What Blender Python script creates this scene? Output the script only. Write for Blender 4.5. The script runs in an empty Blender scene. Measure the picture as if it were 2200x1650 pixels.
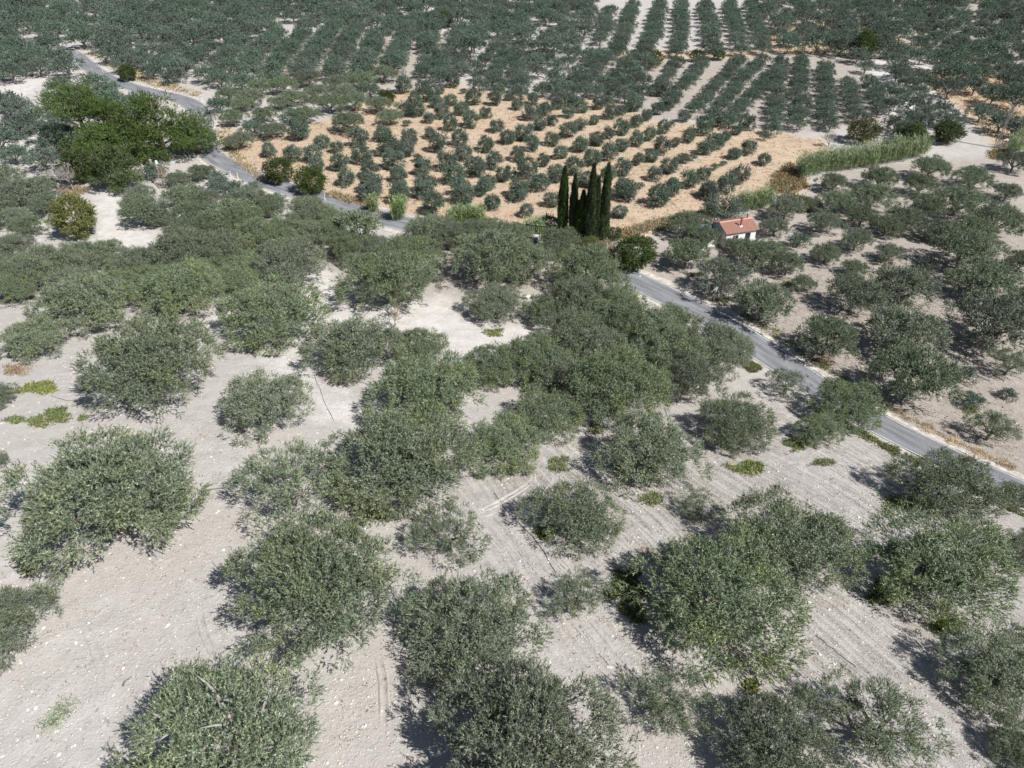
import bpy, math, random
import numpy as np
from mathutils import Vector, Matrix

# ------------------------------------------------------------------ camera, sky, sun
W0, H0, FPX = 2200.0, 1650.0, 1500.0
PITCH = math.radians(37.5)
CZ = 46.0
SC = bpy.context.scene
COL = SC.collection
cam_d = bpy.data.cameras.new('camera'); cam = bpy.data.objects.new('camera', cam_d); COL.objects.link(cam)
cam_d.sensor_width = 36.0; cam_d.lens = 36.0*FPX/W0
cam_d.clip_start = 0.5; cam_d.clip_end = 12000
cam.location = (0, 0, CZ); cam.rotation_euler = (math.pi/2-PITCH, 0, 0)
SC.camera = cam
SUN_EL = math.radians(50)
SUN_DIR = Vector((0.80, -0.60, 0)).normalized()          # horizontal direction towards the sun
sun_v = Vector((SUN_DIR.x*math.cos(SUN_EL), SUN_DIR.y*math.cos(SUN_EL), math.sin(SUN_EL)))
wd = bpy.data.worlds.new('World'); SC.world = wd; wd.use_nodes = True
nt = wd.node_tree; nt.nodes.clear()
sky = nt.nodes.new('ShaderNodeTexSky'); sky.sky_type = 'NISHITA'; sky.sun_disc = False
sky.sun_elevation = SUN_EL; sky.sun_rotation = math.atan2(SUN_DIR.x, SUN_DIR.y)
bg = nt.nodes.new('ShaderNodeBackground'); bg.inputs['Strength'].default_value = 0.05
wo = nt.nodes.new('ShaderNodeOutputWorld')
nt.links.new(sky.outputs[0], bg.inputs[0]); nt.links.new(bg.outputs[0], wo.inputs[0])
sl = bpy.data.lights.new('sun', 'SUN'); sl.energy = 5.0; sl.angle = math.radians(0.53); sl.color = (1.0, 0.962, 0.908)
so = bpy.data.objects.new('sun', sl); COL.objects.link(so)
so.rotation_euler = (-sun_v).to_track_quat('-Z', 'Y').to_euler(); so.location = (60, -60, 120)
SC.view_settings.view_transform = 'Standard'; SC.view_settings.look = 'None'
SC.view_settings.exposure = 0.26; SC.view_settings.gamma = 1.0

R = random.Random(11)
NR = np.random.default_rng(7)

# ------------------------------------------------------------------ terrain function and pixel -> ground
def gz(X, Y):
    X = np.asarray(X, float); Y = np.asarray(Y, float)
    s = Y + 0.35*X
    t = np.clip((s-5)/75.0, 0, 1); t = t*t*(3-2*t)
    z = 12.0*(1-t)
    z = z + 0.22*np.sin(X*0.11+1.3)*np.sin(Y*0.083+0.4) + 0.12*np.sin(X*0.23+Y*0.17)
    return z
def g1(x, y): return float(gz(x, y))
CP, SP = math.cos(PITCH), math.sin(PITCH)
def px(x, y, zoff=0.0):
    u = (x-W0/2)/FPX; v = (y-H0/2)/FPX
    d = (u, CP - v*SP, -(SP + v*CP))
    t0, t1 = 5.0, 900.0
    f = lambda t: CZ + d[2]*t - g1(d[0]*t, d[1]*t) - zoff
    n = 60; lo = t0; flo = f(lo)
    for i in range(1, n+1):
        t = t0*(t1/t0)**(i/n); ft = f(t)
        if ft <= 0:
            hi = t; break
        lo = t
    else:
        hi = t1
    for _ in range(22):
        m = (lo+hi)/2
        if f(m) > 0: lo = m
        else: hi = m
    return Vector((d[0]*lo, d[1]*lo, CZ+d[2]*lo))
def depth(p): return p[1]*CP - (p[2]-CZ)*SP
def proj(p):
    dz = p[2]-CZ; D = depth(p); return (W0/2+FPX*p[0]/D, H0/2-FPX*(p[1]*SP+dz*CP)/D)
def ground(x, y): return Vector((x, y, g1(x, y)))

# ------------------------------------------------------------------ helpers
def tag(o, label=None, cat=None, group=None, kind=None):
    if label: o['label'] = label
    if cat: o['category'] = cat
    if group: o['group'] = group
    if kind: o['kind'] = kind
    return o
def link(name, me, parent=None, loc=None):
    o = bpy.data.objects.new(name, me); COL.objects.link(o)
    if parent: o.parent = parent
    if loc is not None: o.location = loc
    return o
def mesh_np(name, V, F, mat=None, smooth=False):
    """V (n,3) array, F (m,k) array of equal sized faces"""
    me = bpy.data.meshes.new(name)
    V = np.asarray(V, np.float32); F = np.asarray(F, np.int32)
    k = F.shape[1]
    me.vertices.add(len(V)); me.vertices.foreach_set('co', V.ravel())
    me.loops.add(F.size); me.loops.foreach_set('vertex_index', F.ravel())
    me.polygons.add(len(F)); me.polygons.foreach_set('loop_start', np.arange(0, F.size, k, dtype=np.int32))
    if smooth: me.polygons.foreach_set('use_smooth', np.ones(len(F), bool))
    me.update(calc_edges=True); me.validate()
    if mat: me.materials.append(mat)
    return me
class MB:
    def __init__(s): s.V = []; s.F = []
    def add(s, vs, fs):
        b = len(s.V); s.V += [tuple(v) for v in vs]; s.F += [tuple(i+b for i in f) for f in fs]
    def box(s, c, size, rz=0.0, M=None):
        hx, hy, hz = size[0]/2, size[1]/2, size[2]/2
        vs = []
        ca, sa = math.cos(rz), math.sin(rz)
        for dx in (-hx, hx):
            for dy in (-hy, hy):
                for dz in (-hz, hz):
                    p = Vector((c[0]+dx*ca-dy*sa, c[1]+dx*sa+dy*ca, c[2]+dz))
                    vs.append(M @ p if M else p)
        s.add(vs, [(0,1,3,2),(4,6,7,5),(0,4,5,1),(2,3,7,6),(0,2,6,4),(1,5,7,3)])
    def tube(s, pts, rad, n=6, cap=True):
        pts = [Vector(p) for p in pts]
        rings = []
        for i, p in enumerate(pts):
            a = pts[max(0, i-1)]; b = pts[min(len(pts)-1, i+1)]
            t = (b-a)
            t = t.normalized() if t.length > 1e-6 else Vector((0,0,1))
            ref = Vector((1,0,0)) if abs(t.x) < 0.9 else Vector((0,1,0))
            e1 = t.cross(ref).normalized(); e2 = t.cross(e1)
            r = rad[i] if hasattr(rad, '__len__') else rad
            rings.append([p + (e1*math.cos(2*math.pi*k/n)+e2*math.sin(2*math.pi*k/n))*r for k in range(n)])
        vs = [v for rg in rings for v in rg]; fs = []
        for i in range(len(pts)-1):
            for k in range(n):
                a = i*n+k; b = i*n+(k+1) % n
                fs.append((a, b, b+n, a+n))
        if cap:
            fs.append(tuple(range(n-1, -1, -1))); fs.append(tuple((len(pts)-1)*n+k for k in range(n)))
        s.add(vs, fs)
    def mesh(s, name, mat, smooth=False):
        me = bpy.data.meshes.new(name); me.from_pydata(s.V, [], s.F); me.update()
        if smooth:
            for p in me.polygons: p.use_smooth = True
        if mat: me.materials.append(mat)
        return me
    def build(s, name, mat, parent=None, smooth=False, loc=None):
        return link(name, s.mesh(name, mat, smooth), parent, loc)

# ------------------------------------------------------------------ materials
def mat_new(name):
    m = bpy.data.materials.new(name); m.use_nodes = True
    n = m.node_tree.nodes; n.clear()
    return m, n, m.node_tree.links
def plain(name, col, rough=0.8, var=0.12, scale=6.0, bump=0.0, metal=0.0):
    m, n, l = mat_new(name)
    out = n.new('ShaderNodeOutputMaterial'); b = n.new('ShaderNodeBsdfPrincipled'); l.new(b.outputs[0], out.inputs[0])
    tc = n.new('ShaderNodeTexCoord'); nz = n.new('ShaderNodeTexNoise'); nz.inputs['Scale'].default_value = scale; nz.inputs['Detail'].default_value = 5
    l.new(tc.outputs['Object'], nz.inputs['Vector'])
    cr = n.new('ShaderNodeValToRGB'); l.new(nz.outputs[0], cr.inputs[0])
    cr.color_ramp.elements[0].position = 0.3; cr.color_ramp.elements[1].position = 0.7
    cr.color_ramp.elements[0].color = tuple(c*(1-var*1.6) for c in col)+(1,)
    cr.color_ramp.elements[1].color = tuple(min(1, c*(1+var)) for c in col)+(1,)
    l.new(cr.outputs[0], b.inputs['Base Color']); b.inputs['Roughness'].default_value = rough; b.inputs['Metallic'].default_value = metal
    if bump:
        bp = n.new('ShaderNodeBump'); bp.inputs['Strength'].default_value = bump; bp.inputs['Distance'].default_value = 0.05
        l.new(nz.outputs[0], bp.inputs['Height']); l.new(bp.outputs[0], b.inputs['Normal'])
    return m
def foliage(name, cols, rough=0.55, trans=0.25, tree_var=0.18, patch=0.35, patch_scale=0.35, tint=(1.25, 1.15, 0.6)):
    """leaf colour differs leaf by leaf (per island), in broad patches of older and younger shoots, and from tree to tree"""
    m, n, l = mat_new(name)
    out = n.new('ShaderNodeOutputMaterial')
    ge = n.new('ShaderNodeNewGeometry'); oi = n.new('ShaderNodeObjectInfo'); tc = n.new('ShaderNodeTexCoord')
    cr = n.new('ShaderNodeValToRGB'); l.new(ge.outputs['Random Per Island'], cr.inputs[0])
    el = cr.color_ramp.elements
    while len(el) < len(cols): el.new(0.5)
    for i, c in enumerate(cols):
        el[i].position = i/(len(cols)-1); el[i].color = tuple(c)+(1,)
    nz = n.new('ShaderNodeTexNoise'); nz.inputs['Scale'].default_value = patch_scale; nz.inputs['Detail'].default_value = 3
    l.new(tc.outputs['Object'], nz.inputs['Vector'])
    mr = n.new('ShaderNodeMapRange'); mr.inputs[1].default_value = 0.42; mr.inputs[2].default_value = 0.68; mr.inputs[4].default_value = patch
    l.new(nz.outputs[0], mr.inputs[0])
    mx = n.new('ShaderNodeMix'); mx.data_type = 'RGBA'; mx.blend_type = 'MULTIPLY'
    l.new(mr.outputs[0], mx.inputs['Factor']); l.new(cr.outputs[0], mx.inputs['A']); mx.inputs['B'].default_value = tuple(tint)+(1,)
    nt2 = n.new('ShaderNodeTexNoise'); nt2.inputs['Scale'].default_value = patch_scale*6.5; nt2.inputs['Detail'].default_value = 2
    l.new(tc.outputs['Object'], nt2.inputs['Vector'])
    mt2 = n.new('ShaderNodeMapRange'); mt2.inputs[1].default_value = 0.35; mt2.inputs[2].default_value = 0.65; mt2.inputs[3].default_value = 0.68; mt2.inputs[4].default_value = 1.32
    l.new(nt2.outputs[0], mt2.inputs[0])
    mx2 = n.new('ShaderNodeMix'); mx2.data_type = 'RGBA'; mx2.blend_type = 'MULTIPLY'; mx2.inputs['Factor'].default_value = 1.0
    l.new(mx.outputs['Result'], mx2.inputs['A']); l.new(mt2.outputs[0], mx2.inputs['B'])
    hs = n.new('ShaderNodeHueSaturation')
    l.new(mx2.outputs['Result'], hs.inputs['Color'])
    m2 = n.new('ShaderNodeMapRange'); m2.inputs[3].default_value = 1-tree_var; m2.inputs[4].default_value = 1+tree_var
    l.new(oi.outputs['Random'], m2.inputs[0]); l.new(m2.outputs[0], hs.inputs['Value'])
    m3 = n.new('ShaderNodeMath'); m3.operation = 'MULTIPLY'; m3.inputs[1].default_value = 7.31
    l.new(oi.outputs['Random'], m3.inputs[0])
    m4 = n.new('ShaderNodeMath'); m4.operation = 'FRACT'; l.new(m3.outputs[0], m4.inputs[0])
    m5 = n.new('ShaderNodeMapRange'); m5.inputs[3].default_value = 0.75; m5.inputs[4].default_value = 1.15
    l.new(m4.outputs[0], m5.inputs[0]); l.new(m5.outputs[0], hs.inputs['Saturation'])
    b = n.new('ShaderNodeBsdfPrincipled'); b.inputs['Roughness'].default_value = rough; b.inputs['Specular IOR Level'].default_value = 0.35
    l.new(hs.outputs[0], b.inputs['Base Color'])
    tr = n.new('ShaderNodeBsdfTranslucent'); l.new(hs.outputs[0], tr.inputs[0])
    ms = n.new('ShaderNodeMixShader'); ms.inputs[0].default_value = trans
    l.new(b.outputs[0], ms.inputs[1]); l.new(tr.outputs[0], ms.inputs[2]); l.new(ms.outputs[0], out.inputs[0])
    return m

M = {}
M['olive'] = foliage('olive_leaf', [(0.076,0.112,0.066),(0.145,0.196,0.124),(0.222,0.278,0.184),(0.42,0.47,0.335)], tint=(1.25,1.12,0.62), patch=0.45, trans=0.12, tree_var=.17)
M['olive_b'] = foliage('olive_leaf_bluish', [(0.070,0.112,0.084),(0.112,0.165,0.126),(0.160,0.218,0.168),(0.24,0.30,0.238)], tint=(1.15,1.1,0.7), patch=0.25, trans=0.15)
M['olive_m'] = foliage('olive_leaf_grey', [(0.078,0.112,0.070),(0.146,0.192,0.128),(0.214,0.264,0.182),(0.37,0.42,0.31)], tint=(1.12,1.06,0.72), patch=0.3, trans=0.16, tree_var=.17)
M['pine'] = foliage('pine_needle', [(0.048,0.092,0.028),(0.085,0.142,0.042),(0.122,0.182,0.056),(0.19,0.245,0.09)], tint=(0.75,0.75,0.7), patch=0.4, trans=0.15)
M['cypress'] = foliage('cypress_spray', [(0.032,0.062,0.024),(0.058,0.098,0.032),(0.085,0.132,0.042),(0.14,0.19,0.065)], tint=(0.7,0.75,0.8), patch=0.5, patch_scale=0.8, trans=0.08)
M['bush'] = foliage('broad_leaf', [(0.035,0.062,0.018),(0.06,0.095,0.026),(0.09,0.135,0.035),(0.14,0.19,0.05)], tint=(1.5,1.2,0.6), patch=0.5, trans=0.2)
M['bush_y'] = foliage('broad_leaf_yellow', [(0.085,0.105,0.03),(0.13,0.155,0.042),(0.18,0.20,0.06),(0.26,0.265,0.09)], tint=(1.2,0.95,0.6), patch=0.5, trans=0.2)
M['reed'] = foliage('reed_leaf', [(0.13,0.22,0.085),(0.20,0.30,0.125),(0.27,0.36,0.17),(0.38,0.43,0.24)], tint=(1.2,1.0,0.8), patch=0.35, patch_scale=0.25, trans=0.2)
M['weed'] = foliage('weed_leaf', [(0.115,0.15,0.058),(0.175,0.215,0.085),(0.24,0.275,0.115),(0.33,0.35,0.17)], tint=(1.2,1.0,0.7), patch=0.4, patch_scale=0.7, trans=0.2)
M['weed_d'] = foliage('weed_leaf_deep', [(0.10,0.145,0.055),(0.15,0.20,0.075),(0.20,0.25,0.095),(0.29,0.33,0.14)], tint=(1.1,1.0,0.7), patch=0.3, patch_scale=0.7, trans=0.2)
M['rust'] = foliage('rusty_weed', [(0.30,0.22,0.12),(0.36,0.28,0.16),(0.38,0.34,0.18),(0.30,0.32,0.14)], tint=(1.1,0.8,0.7), patch=0.5, patch_scale=0.7, trans=0.2)
M['straw'] = foliage('straw', [(0.48,0.365,0.245),(0.57,0.455,0.315),(0.65,0.535,0.39),(0.71,0.60,0.46)], rough=0.8, tint=(0.90,0.84,0.74), patch=0.4, patch_scale=0.12, trans=0.35)
M['brush'] = foliage('dry_brush', [(0.20,0.14,0.09),(0.29,0.21,0.14),(0.36,0.28,0.19),(0.44,0.35,0.25)], rough=0.8, tint=(0.8,0.7,0.6), patch=0.5, patch_scale=0.6, trans=0.15)
M['scrub'] = foliage('roadside_scrub', [(0.19,0.17,0.08),(0.29,0.25,0.13),(0.38,0.32,0.18),(0.48,0.40,0.25)], rough=0.7, tint=(1.2,0.85,0.6), patch=0.6, patch_scale=0.5, trans=0.15)
M['bark'] = plain('olive_bark', (0.20,0.175,0.15), 0.95, 0.35, 5.0, 0.8)
M['bark_p'] = plain('pine_bark', (0.13,0.095,0.07), 0.95, 0.3, 4.0, 0.8)
M['dead'] = plain('dead_wood', (0.36,0.335,0.32), 0.9, 0.2, 5.0, 0.4)
M['white'] = plain('limewash_wall', (0.80,0.80,0.79), 0.85, 0.05, 2.0, 0.15)
M['tile'] = plain('terracotta', (0.42,0.245,0.195), 0.75, 0.18, 7.0, 0.3)
M['tile_d'] = plain('chimney_clay', (0.34,0.09,0.07), 0.7, 0.15, 7.0)
M['bluegrey'] = plain('blue_grey_sheet', (0.12,0.17,0.23), 0.5, 0.12, 3.0)
M['dark'] = plain('dark_opening', (0.03,0.035,0.045), 0.4, 0.1, 3.0)
M['metal'] = plain('weathered_steel', (0.42,0.40,0.38), 0.55, 0.2, 8.0, 0.0, 0.3)
M['rusted'] = plain('rusted_steel', (0.34,0.24,0.19), 0.75, 0.25, 8.0)
M['wmetal'] = plain('white_sheet_metal', (0.74,0.74,0.74), 0.5, 0.08, 5.0)
M['black'] = plain('black_metal', (0.022,0.03,0.028), 0.5, 0.2, 8.0)
M['navy'] = plain('shaded_wall_navy', (0.03,0.045,0.12), 0.4, 0.15, 4.0)
M['wood'] = plain('bleached_timber', (0.58,0.47,0.40), 0.85, 0.15, 8.0)
M['post'] = plain('white_post_paint', (0.80,0.80,0.77), 0.5, 0.06, 8.0)
M['pipe'] = plain('black_poly_pipe', (0.03,0.03,0.032), 0.5, 0.2, 3.0)
M['stone'] = plain('pale_limestone', (0.66,0.635,0.60), 0.9, 0.12, 3.0, 0.5)
M['line'] = plain('worn_road_paint', (0.62,0.62,0.60), 0.7, 0.2, 2.5)
M['shoulder'] = plain('gravel_shoulder', (0.56,0.52,0.475), 0.95, 0.22, 1.6, 0.6)

def asphalt():
    m, n, l = mat_new('asphalt')
    out = n.new('ShaderNodeOutputMaterial'); b = n.new('ShaderNodeBsdfPrincipled'); l.new(b.outputs[0], out.inputs[0])
    b.inputs['Roughness'].default_value = 0.85
    uv = n.new('ShaderNodeUVMap'); mp = n.new('ShaderNodeMapping'); mp.inputs['Scale'].default_value = (7.0, 0.16, 1)
    l.new(uv.outputs[0], mp.inputs[0])
    nz = n.new('ShaderNodeTexNoise'); nz.inputs['Scale'].default_value = 1.0; nz.inputs['Detail'].default_value = 6; l.new(mp.outputs[0], nz.inputs[0])
    cr = n.new('ShaderNodeValToRGB'); l.new(nz.outputs[0], cr.inputs[0])
    cr.color_ramp.elements[0].position = 0.35; cr.color_ramp.elements[0].color = (0.155,0.163,0.18,1)
    cr.color_ramp.elements[1].position = 0.66; cr.color_ramp.elements[1].color = (0.275,0.285,0.308,1)
    tc = n.new('ShaderNodeTexCoord'); n2 = n.new('ShaderNodeTexNoise'); n2.inputs['Scale'].default_value = 9.0; n2.inputs['Detail'].default_value = 6
    l.new(tc.outputs['Object'], n2.inputs[0])
    mr = n.new('ShaderNodeMapRange'); mr.inputs[1].default_value = 0.3; mr.inputs[2].default_value = 0.7; mr.inputs[3].default_value = 0.8; mr.inputs[4].default_value = 1.18
    l.new(n2.outputs[0], mr.inputs[0])
    mx = n.new('ShaderNodeMix'); mx.data_type = 'RGBA'; mx.blend_type = 'MULTIPLY'; mx.inputs['Factor'].default_value = 1
    l.new(cr.outputs[0], mx.inputs['A']); l.new(mr.outputs[0], mx.inputs['B'])
    l.new(mx.outputs['Result'], b.inputs['Base Color'])
    bp = n.new('ShaderNodeBump'); bp.inputs['Strength'].default_value = 0.3; bp.inputs['Distance'].default_value = 0.02
    l.new(n2.outputs[0], bp.inputs['Height']); l.new(bp.outputs[0], b.inputs['Normal'])
    return m
M['asphalt'] = asphalt()

# ------------------------------------------------------------------ road centre line (world)
ROADPX = [(2330,1120),(2165,1042),(1950,945),(1800,862),(1700,795),(1600,726),(1500,668),(1400,620),(1340,592),(1240,556),(1100,524),
          (1000,506),(890,486),(800,462),(700,432),(620,407),(560,387),(505,363),(462,340),(438,316),(432,285),(437,258),(424,233),
          (395,215),(340,201),(285,188),(230,168),(196,147),(172,126),(150,112),(90,98),(0,90)]
def catmull(P, n=14):
    out = []
    for i in range(len(P)-1):
        p0 = P[max(0, i-1)]; p1 = P[i]; p2 = P[i+1]; p3 = P[min(len(P)-1, i+2)]
        for k in range(n):
            t = k/n
            out.append(0.5*((2*p1)+(p2-p0)*t+(2*p0-5*p1+4*p2-p3)*t*t+(3*p1-p0-3*p2+p3)*t**3))
    out.append(P[-1]); return out
def resample(P, step):
    out = [P[0].copy()]; acc = 0
    for a, b in zip(P[:-1], P[1:]):
        L = (b-a).length
        while acc + L >= step:
            f = (step-acc)/L; a = a.lerp(b, f); out.append(a.copy()); L = (b-a).length; acc = 0
        acc += L
    return out
_rp = [Vector((p.x, p.y, 0)) for p in (px(*q) for q in ROADPX)]
ROAD = resample(catmull(_rp), 1.5)
for _ in range(10):
    ROAD = [ROAD[0]]+[(ROAD[i-1]+ROAD[i]*2+ROAD[i+1])/4 for i in range(1, len(ROAD)-1)]+[ROAD[-1]]
RNP = np.array([(p.x, p.y) for p in ROAD])
_near = (ROAD[2]-ROAD[30]).normalized()
TILL_N = (-_near.y, _near.x)
def road_dist(x, y):
    return float(np.sqrt(((RNP-np.array((x, y)))**2).sum(1).min()))
def ribbon(name, off0, off1, dz, mat, nx=4, uv=False, jitter=0.0, i0=0, i1=None):
    P = ROAD[i0:i1]; V = []; F = []; UV = []
    for i, p in enumerate(P):
        t = (P[min(len(P)-1, i+1)]-P[max(0, i-1)]).normalized(); nn = Vector((-t.y, t.x, 0))
        for k in range(nx+1):
            o = off0+(off1-off0)*k/nx
            if jitter and k in (0, nx): o += R.uniform(-jitter, jitter)*(1 if abs(off1) > 0 else 0)
            q = p+nn*o; V.append((q.x, q.y, g1(q.x, q.y)+dz)); UV.append((k/nx, i*1.5))
    for i in range(len(P)-1):
        for k in range(nx):
            a = i*(nx+1)+k; F.append((a, a+1, a+nx+2, a+nx+1))
    me = mesh_np(name, V, F, mat, True)
    if uv:
        ul = me.uv_layers.new(name='UVMap'); li = np.zeros(len(me.loops), np.int32); me.loops.foreach_get('vertex_index', li)
        ul.data.foreach_set('uv', np.array(UV, np.float32)[li].ravel())
    o = link(name, me); o['kind'] = 'structure'
    return o

# ------------------------------------------------------------------ ground sheet
def wpoly(pts): return np.array([px(*p)[:2] for p in pts])
def poly_mask(P, X, Y, soft):
    """smooth 0..1 mask of a world polygon"""
    inside = np.zeros(X.shape, bool); dist = np.full(X.shape, 1e9)
    n = len(P)
    for i in range(n):
        x0, y0 = P[i]; x1, y1 = P[(i+1) % n]
        c = (y0 > Y) != (y1 > Y)
        with np.errstate(divide='ignore', invalid='ignore'):
            xi = (x1-x0)*(Y-y0)/(y1-y0+1e-12)+x0
        inside ^= c & (X < xi)
        dx, dy = x1-x0, y1-y0; t = np.clip(((X-x0)*dx+(Y-y0)*dy)/(dx*dx+dy*dy+1e-9), 0, 1)
        dist = np.minimum(dist, np.hypot(X-x0-t*dx, Y-y0-t*dy))
    sd = np.where(inside, dist, -dist)
    return np.clip(sd/soft*0.5+0.5, 0, 1)
DRY = [[(452,262),(560,290),(690,262),(780,222),(850,195),(960,180),(1030,195),(1180,212),(1310,212),(1400,262),(1560,268),(1640,282),(1770,300),(1790,330),(1700,365),(1740,410),(1560,448),(1420,500),(1330,520),(1290,505),(1120,492),(1020,470),(900,480),(800,455),(690,420),(600,395),(510,355),(470,320)],
       [(2020,150),(2300,150),(2300,300),(2140,320),(2080,250),(1960,160)],
       [(1640,60),(1830,40),(2010,120),(1900,112),(1700,118),(1640,110)],
       [(1300,112),(1620,108),(1640,122),(1340,130)]]
PALE = [[(560,590),(700,575),(760,650),(960,640),(1010,700),(1140,700),(1170,750),(960,770),(840,720),(620,780),(560,700)],
        [(208,400),(256,400),(272,450),(300,490),(350,512),(280,540),(208,540)],[(60,430),(120,430),(90,520),(40,520)],
        [(0,172),(95,168),(60,215),(0,215)],[(440,640),(560,640),(700,830),(830,900),(690,910),(560,760),(430,700)],
        [(150,120),(175,135),(150,170),(60,180),(60,160)],
        [(880,-20),(1060,-20),(1010,70),(900,60)],[(0,270),(140,270),(110,345),(0,335)],
        [(1860,130),(2000,130),(2060,250),(1900,250)]]
SOIL = [[(1330,560),(2300,1100),(2300,330),(1780,360),(1740,410),(1420,500)],
        [(430,90),(900,60),(1000,110),(900,190),(640,180),(440,170)],
        [(1280,112),(1840,100),(1900,260),(1700,290),(1560,262),(1400,255),(1310,205)],
        [(600,520),(1340,540),(1400,640),(1000,640),(700,590)],
        [(1640,-20),(2300,-20),(2300,160),(1640,110)]]
def axis(lo, mid0, mid1, hi, step, fstep, ff):
    a = list(np.arange(mid0, mid1, step)); 
    b = []; x = mid1; s = step
    while x < hi: b.append(x); s = min(s*1.06, fstep) if x < ff else s*1.35; x += s
    c = []; x = mid0; s = step
    while x > lo: s = min(s*1.06, fstep) if x > -ff else s*1.35; x -= s; c.append(x)
    return np.array(sorted(c)+a+b+[hi])
ax_x = axis(-3500, -70, 70, 3500, 0.7, 3.0, 330); ax_y = axis(-3500, 4, 125, 3500, 0.7, 3.0, 420)
GX, GY = np.meshgrid(ax_x, ax_y)
GZ = gz(GX, GY)
nxx, nyy = len(ax_x), len(ax_y)
V = np.stack([GX.ravel(), GY.ravel(), GZ.ravel()], 1)
# soil is never flat: small lumps close to the camera
V[:, 2] += np.where((np.abs(V[:, 0]) < 72) & (V[:, 1] > 2) & (V[:, 1] < 127), NR.normal(0, 0.012, len(V)), 0)
ii, jj = np.meshgrid(np.arange(nxx-1), np.arange(nyy-1)); a = (jj*nxx+ii).ravel()
F = np.stack([a, a+1, a+nxx+1, a+nxx], 1)
def ground_mat():
    m, n, l = mat_new('grove_ground')
    out = n.new('ShaderNodeOutputMaterial'); b = n.new('ShaderNodeBsdfPrincipled'); l.new(b.outputs[0], out.inputs[0])
    b.inputs['Roughness'].default_value = 0.95; b.inputs['Specular IOR Level'].default_value = 0.15
    tc = n.new('ShaderNodeTexCoord'); at = n.new('ShaderNodeVertexColor'); at.layer_name = 'zone'
    sp = n.new('ShaderNodeSeparateColor'); l.new(at.outputs['Color'], sp.inputs[0])
    def noise(scale, det=6, rough=0.6, vec=None, dist=0):
        k = n.new('ShaderNodeTexNoise'); k.inputs['Scale'].default_value = scale; k.inputs['Detail'].default_value = det; k.inputs['Roughness'].default_value = rough
        k.inputs['Distortion'].default_value = dist
        l.new(vec if vec else tc.outputs['Object'], k.inputs['Vector']); return k
    def ramp(src, p0, c0, p1, c1):
        k = n.new('ShaderNodeValToRGB'); l.new(src, k.inputs[0]); e = k.color_ramp.elements
        e[0].position = p0; e[0].color = tuple(c0)+(1,); e[1].position = p1; e[1].color = tuple(c1)+(1,); return k
    def mix(f, a, bb, mode='MIX'):
        k = n.new('ShaderNodeMix'); k.data_type = 'RGBA'; k.blend_type = mode
        if isinstance(f, float): k.inputs['Factor'].default_value = f
        else: l.new(f, k.inputs['Factor'])
        for s, v in (('A', a), ('B', bb)):
            if isinstance(v, tuple): k.inputs[s].default_value = v+(1,)
            else: l.new(v, k.inputs[s])
        return k.outputs['Result']
    def mrange(src, a, bb, c, d):
        k = n.new('ShaderNodeMapRange'); l.new(src, k.inputs[0])
        for i, v in enumerate((a, bb, c, d)): k.inputs[i+1].default_value = v
        return k.outputs[0]
    def math_(op, a, bb):
        k = n.new('ShaderNodeMath'); k.operation = op
        for i, v in enumerate((a, bb)):
            if isinstance(v, (int, float)): k.inputs[i].default_value = v
            else: l.new(v, k.inputs[i])
        return k.outputs[0]
    big = noise(0.09, 5, 0.6); mid = noise(0.7, 6, 0.65); fine = noise(5.5, 6, 0.7); vfine = noise(16.0, 4, 0.7)
    base = ramp(mid.outputs[0], 0.32, (0.405,0.388,0.370), 0.68, (0.540,0.522,0.502)).outputs[0]
    base = mix(mrange(big.outputs[0], 0.42, 0.62, 0.0, 0.7), base, (0.450,0.420,0.393))
    soil = ramp(mid.outputs[0], 0.32, (0.31,0.272,0.240), 0.68, (0.435,0.396,0.358)).outputs[0]
    soil = mix(mrange(big.outputs[0], 0.4, 0.65, 0.0, 0.5), soil, (0.37,0.345,0.325))
    pale = ramp(mid.outputs[0], 0.3, (0.50,0.478,0.455), 0.65, (0.67,0.65,0.63)).outputs[0]
    mpd = n.new('ShaderNodeMapping'); mpd.inputs['Scale'].default_value = (0.35, 1.1, 1); mpd.inputs['Rotation'].default_value = (0, 0, 0.5); l.new(tc.outputs['Object'], mpd.inputs[0])
    strk = noise(1.2, 7, 0.72, mpd.outputs[0], 0.8)
    dry = ramp(strk.outputs[0], 0.3, (0.43,0.32,0.22), 0.66, (0.60,0.485,0.36)).outputs[0]
    dry = mix(mrange(big.outputs[0], 0.4, 0.65, 0.0, 0.55), dry, (0.48,0.35,0.235))
    # ragged zone borders
    def zone(src, amt=1.1):
        k = math_('ADD', src, math_('MULTIPLY', math_('SUBTRACT', noise(0.35, 6, 0.7).outputs[0], 0.5), amt))
        return mrange(k, 0.25, 0.75, 0, 1)
    col = mix(zone(sp.outputs[2]), base, soil)
    col = mix(zone(sp.outputs[1]), col, pale)
    col = mix(zone(sp.outputs[0]), col, dry)
    # stones: pale chips, and the shadows in pits painted as dark colour
    vo = n.new('ShaderNodeTexVoronoi'); vo.inputs['Scale'].default_value = 4.2; vo.inputs['Randomness'].default_value = 1; l.new(tc.outputs['Object'], vo.inputs['Vector'])
    chip = mrange(vo.outputs['Distance'], 0.10, 0.26, 1, 0)
    sel = n.new('ShaderNodeSeparateColor'); l.new(vo.outputs['Color'], sel.inputs[0])
    notdry = math_('SUBTRACT', 1.0, sp.outputs[0])
    chip = math_('MULTIPLY', chip, mrange(sel.outputs[0], 0.55, 0.65, 0, 0.9)); chip = math_('MULTIPLY', chip, notdry)
    col = mix(chip, col, (0.74,0.72,0.69))
    pit_shade = math_('MULTIPLY', mrange(fine.outputs[0], 0.56, 0.70, 0, 0.6), notdry)
    col = mix(pit_shade, col, (0.20,0.18,0.16))
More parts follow.
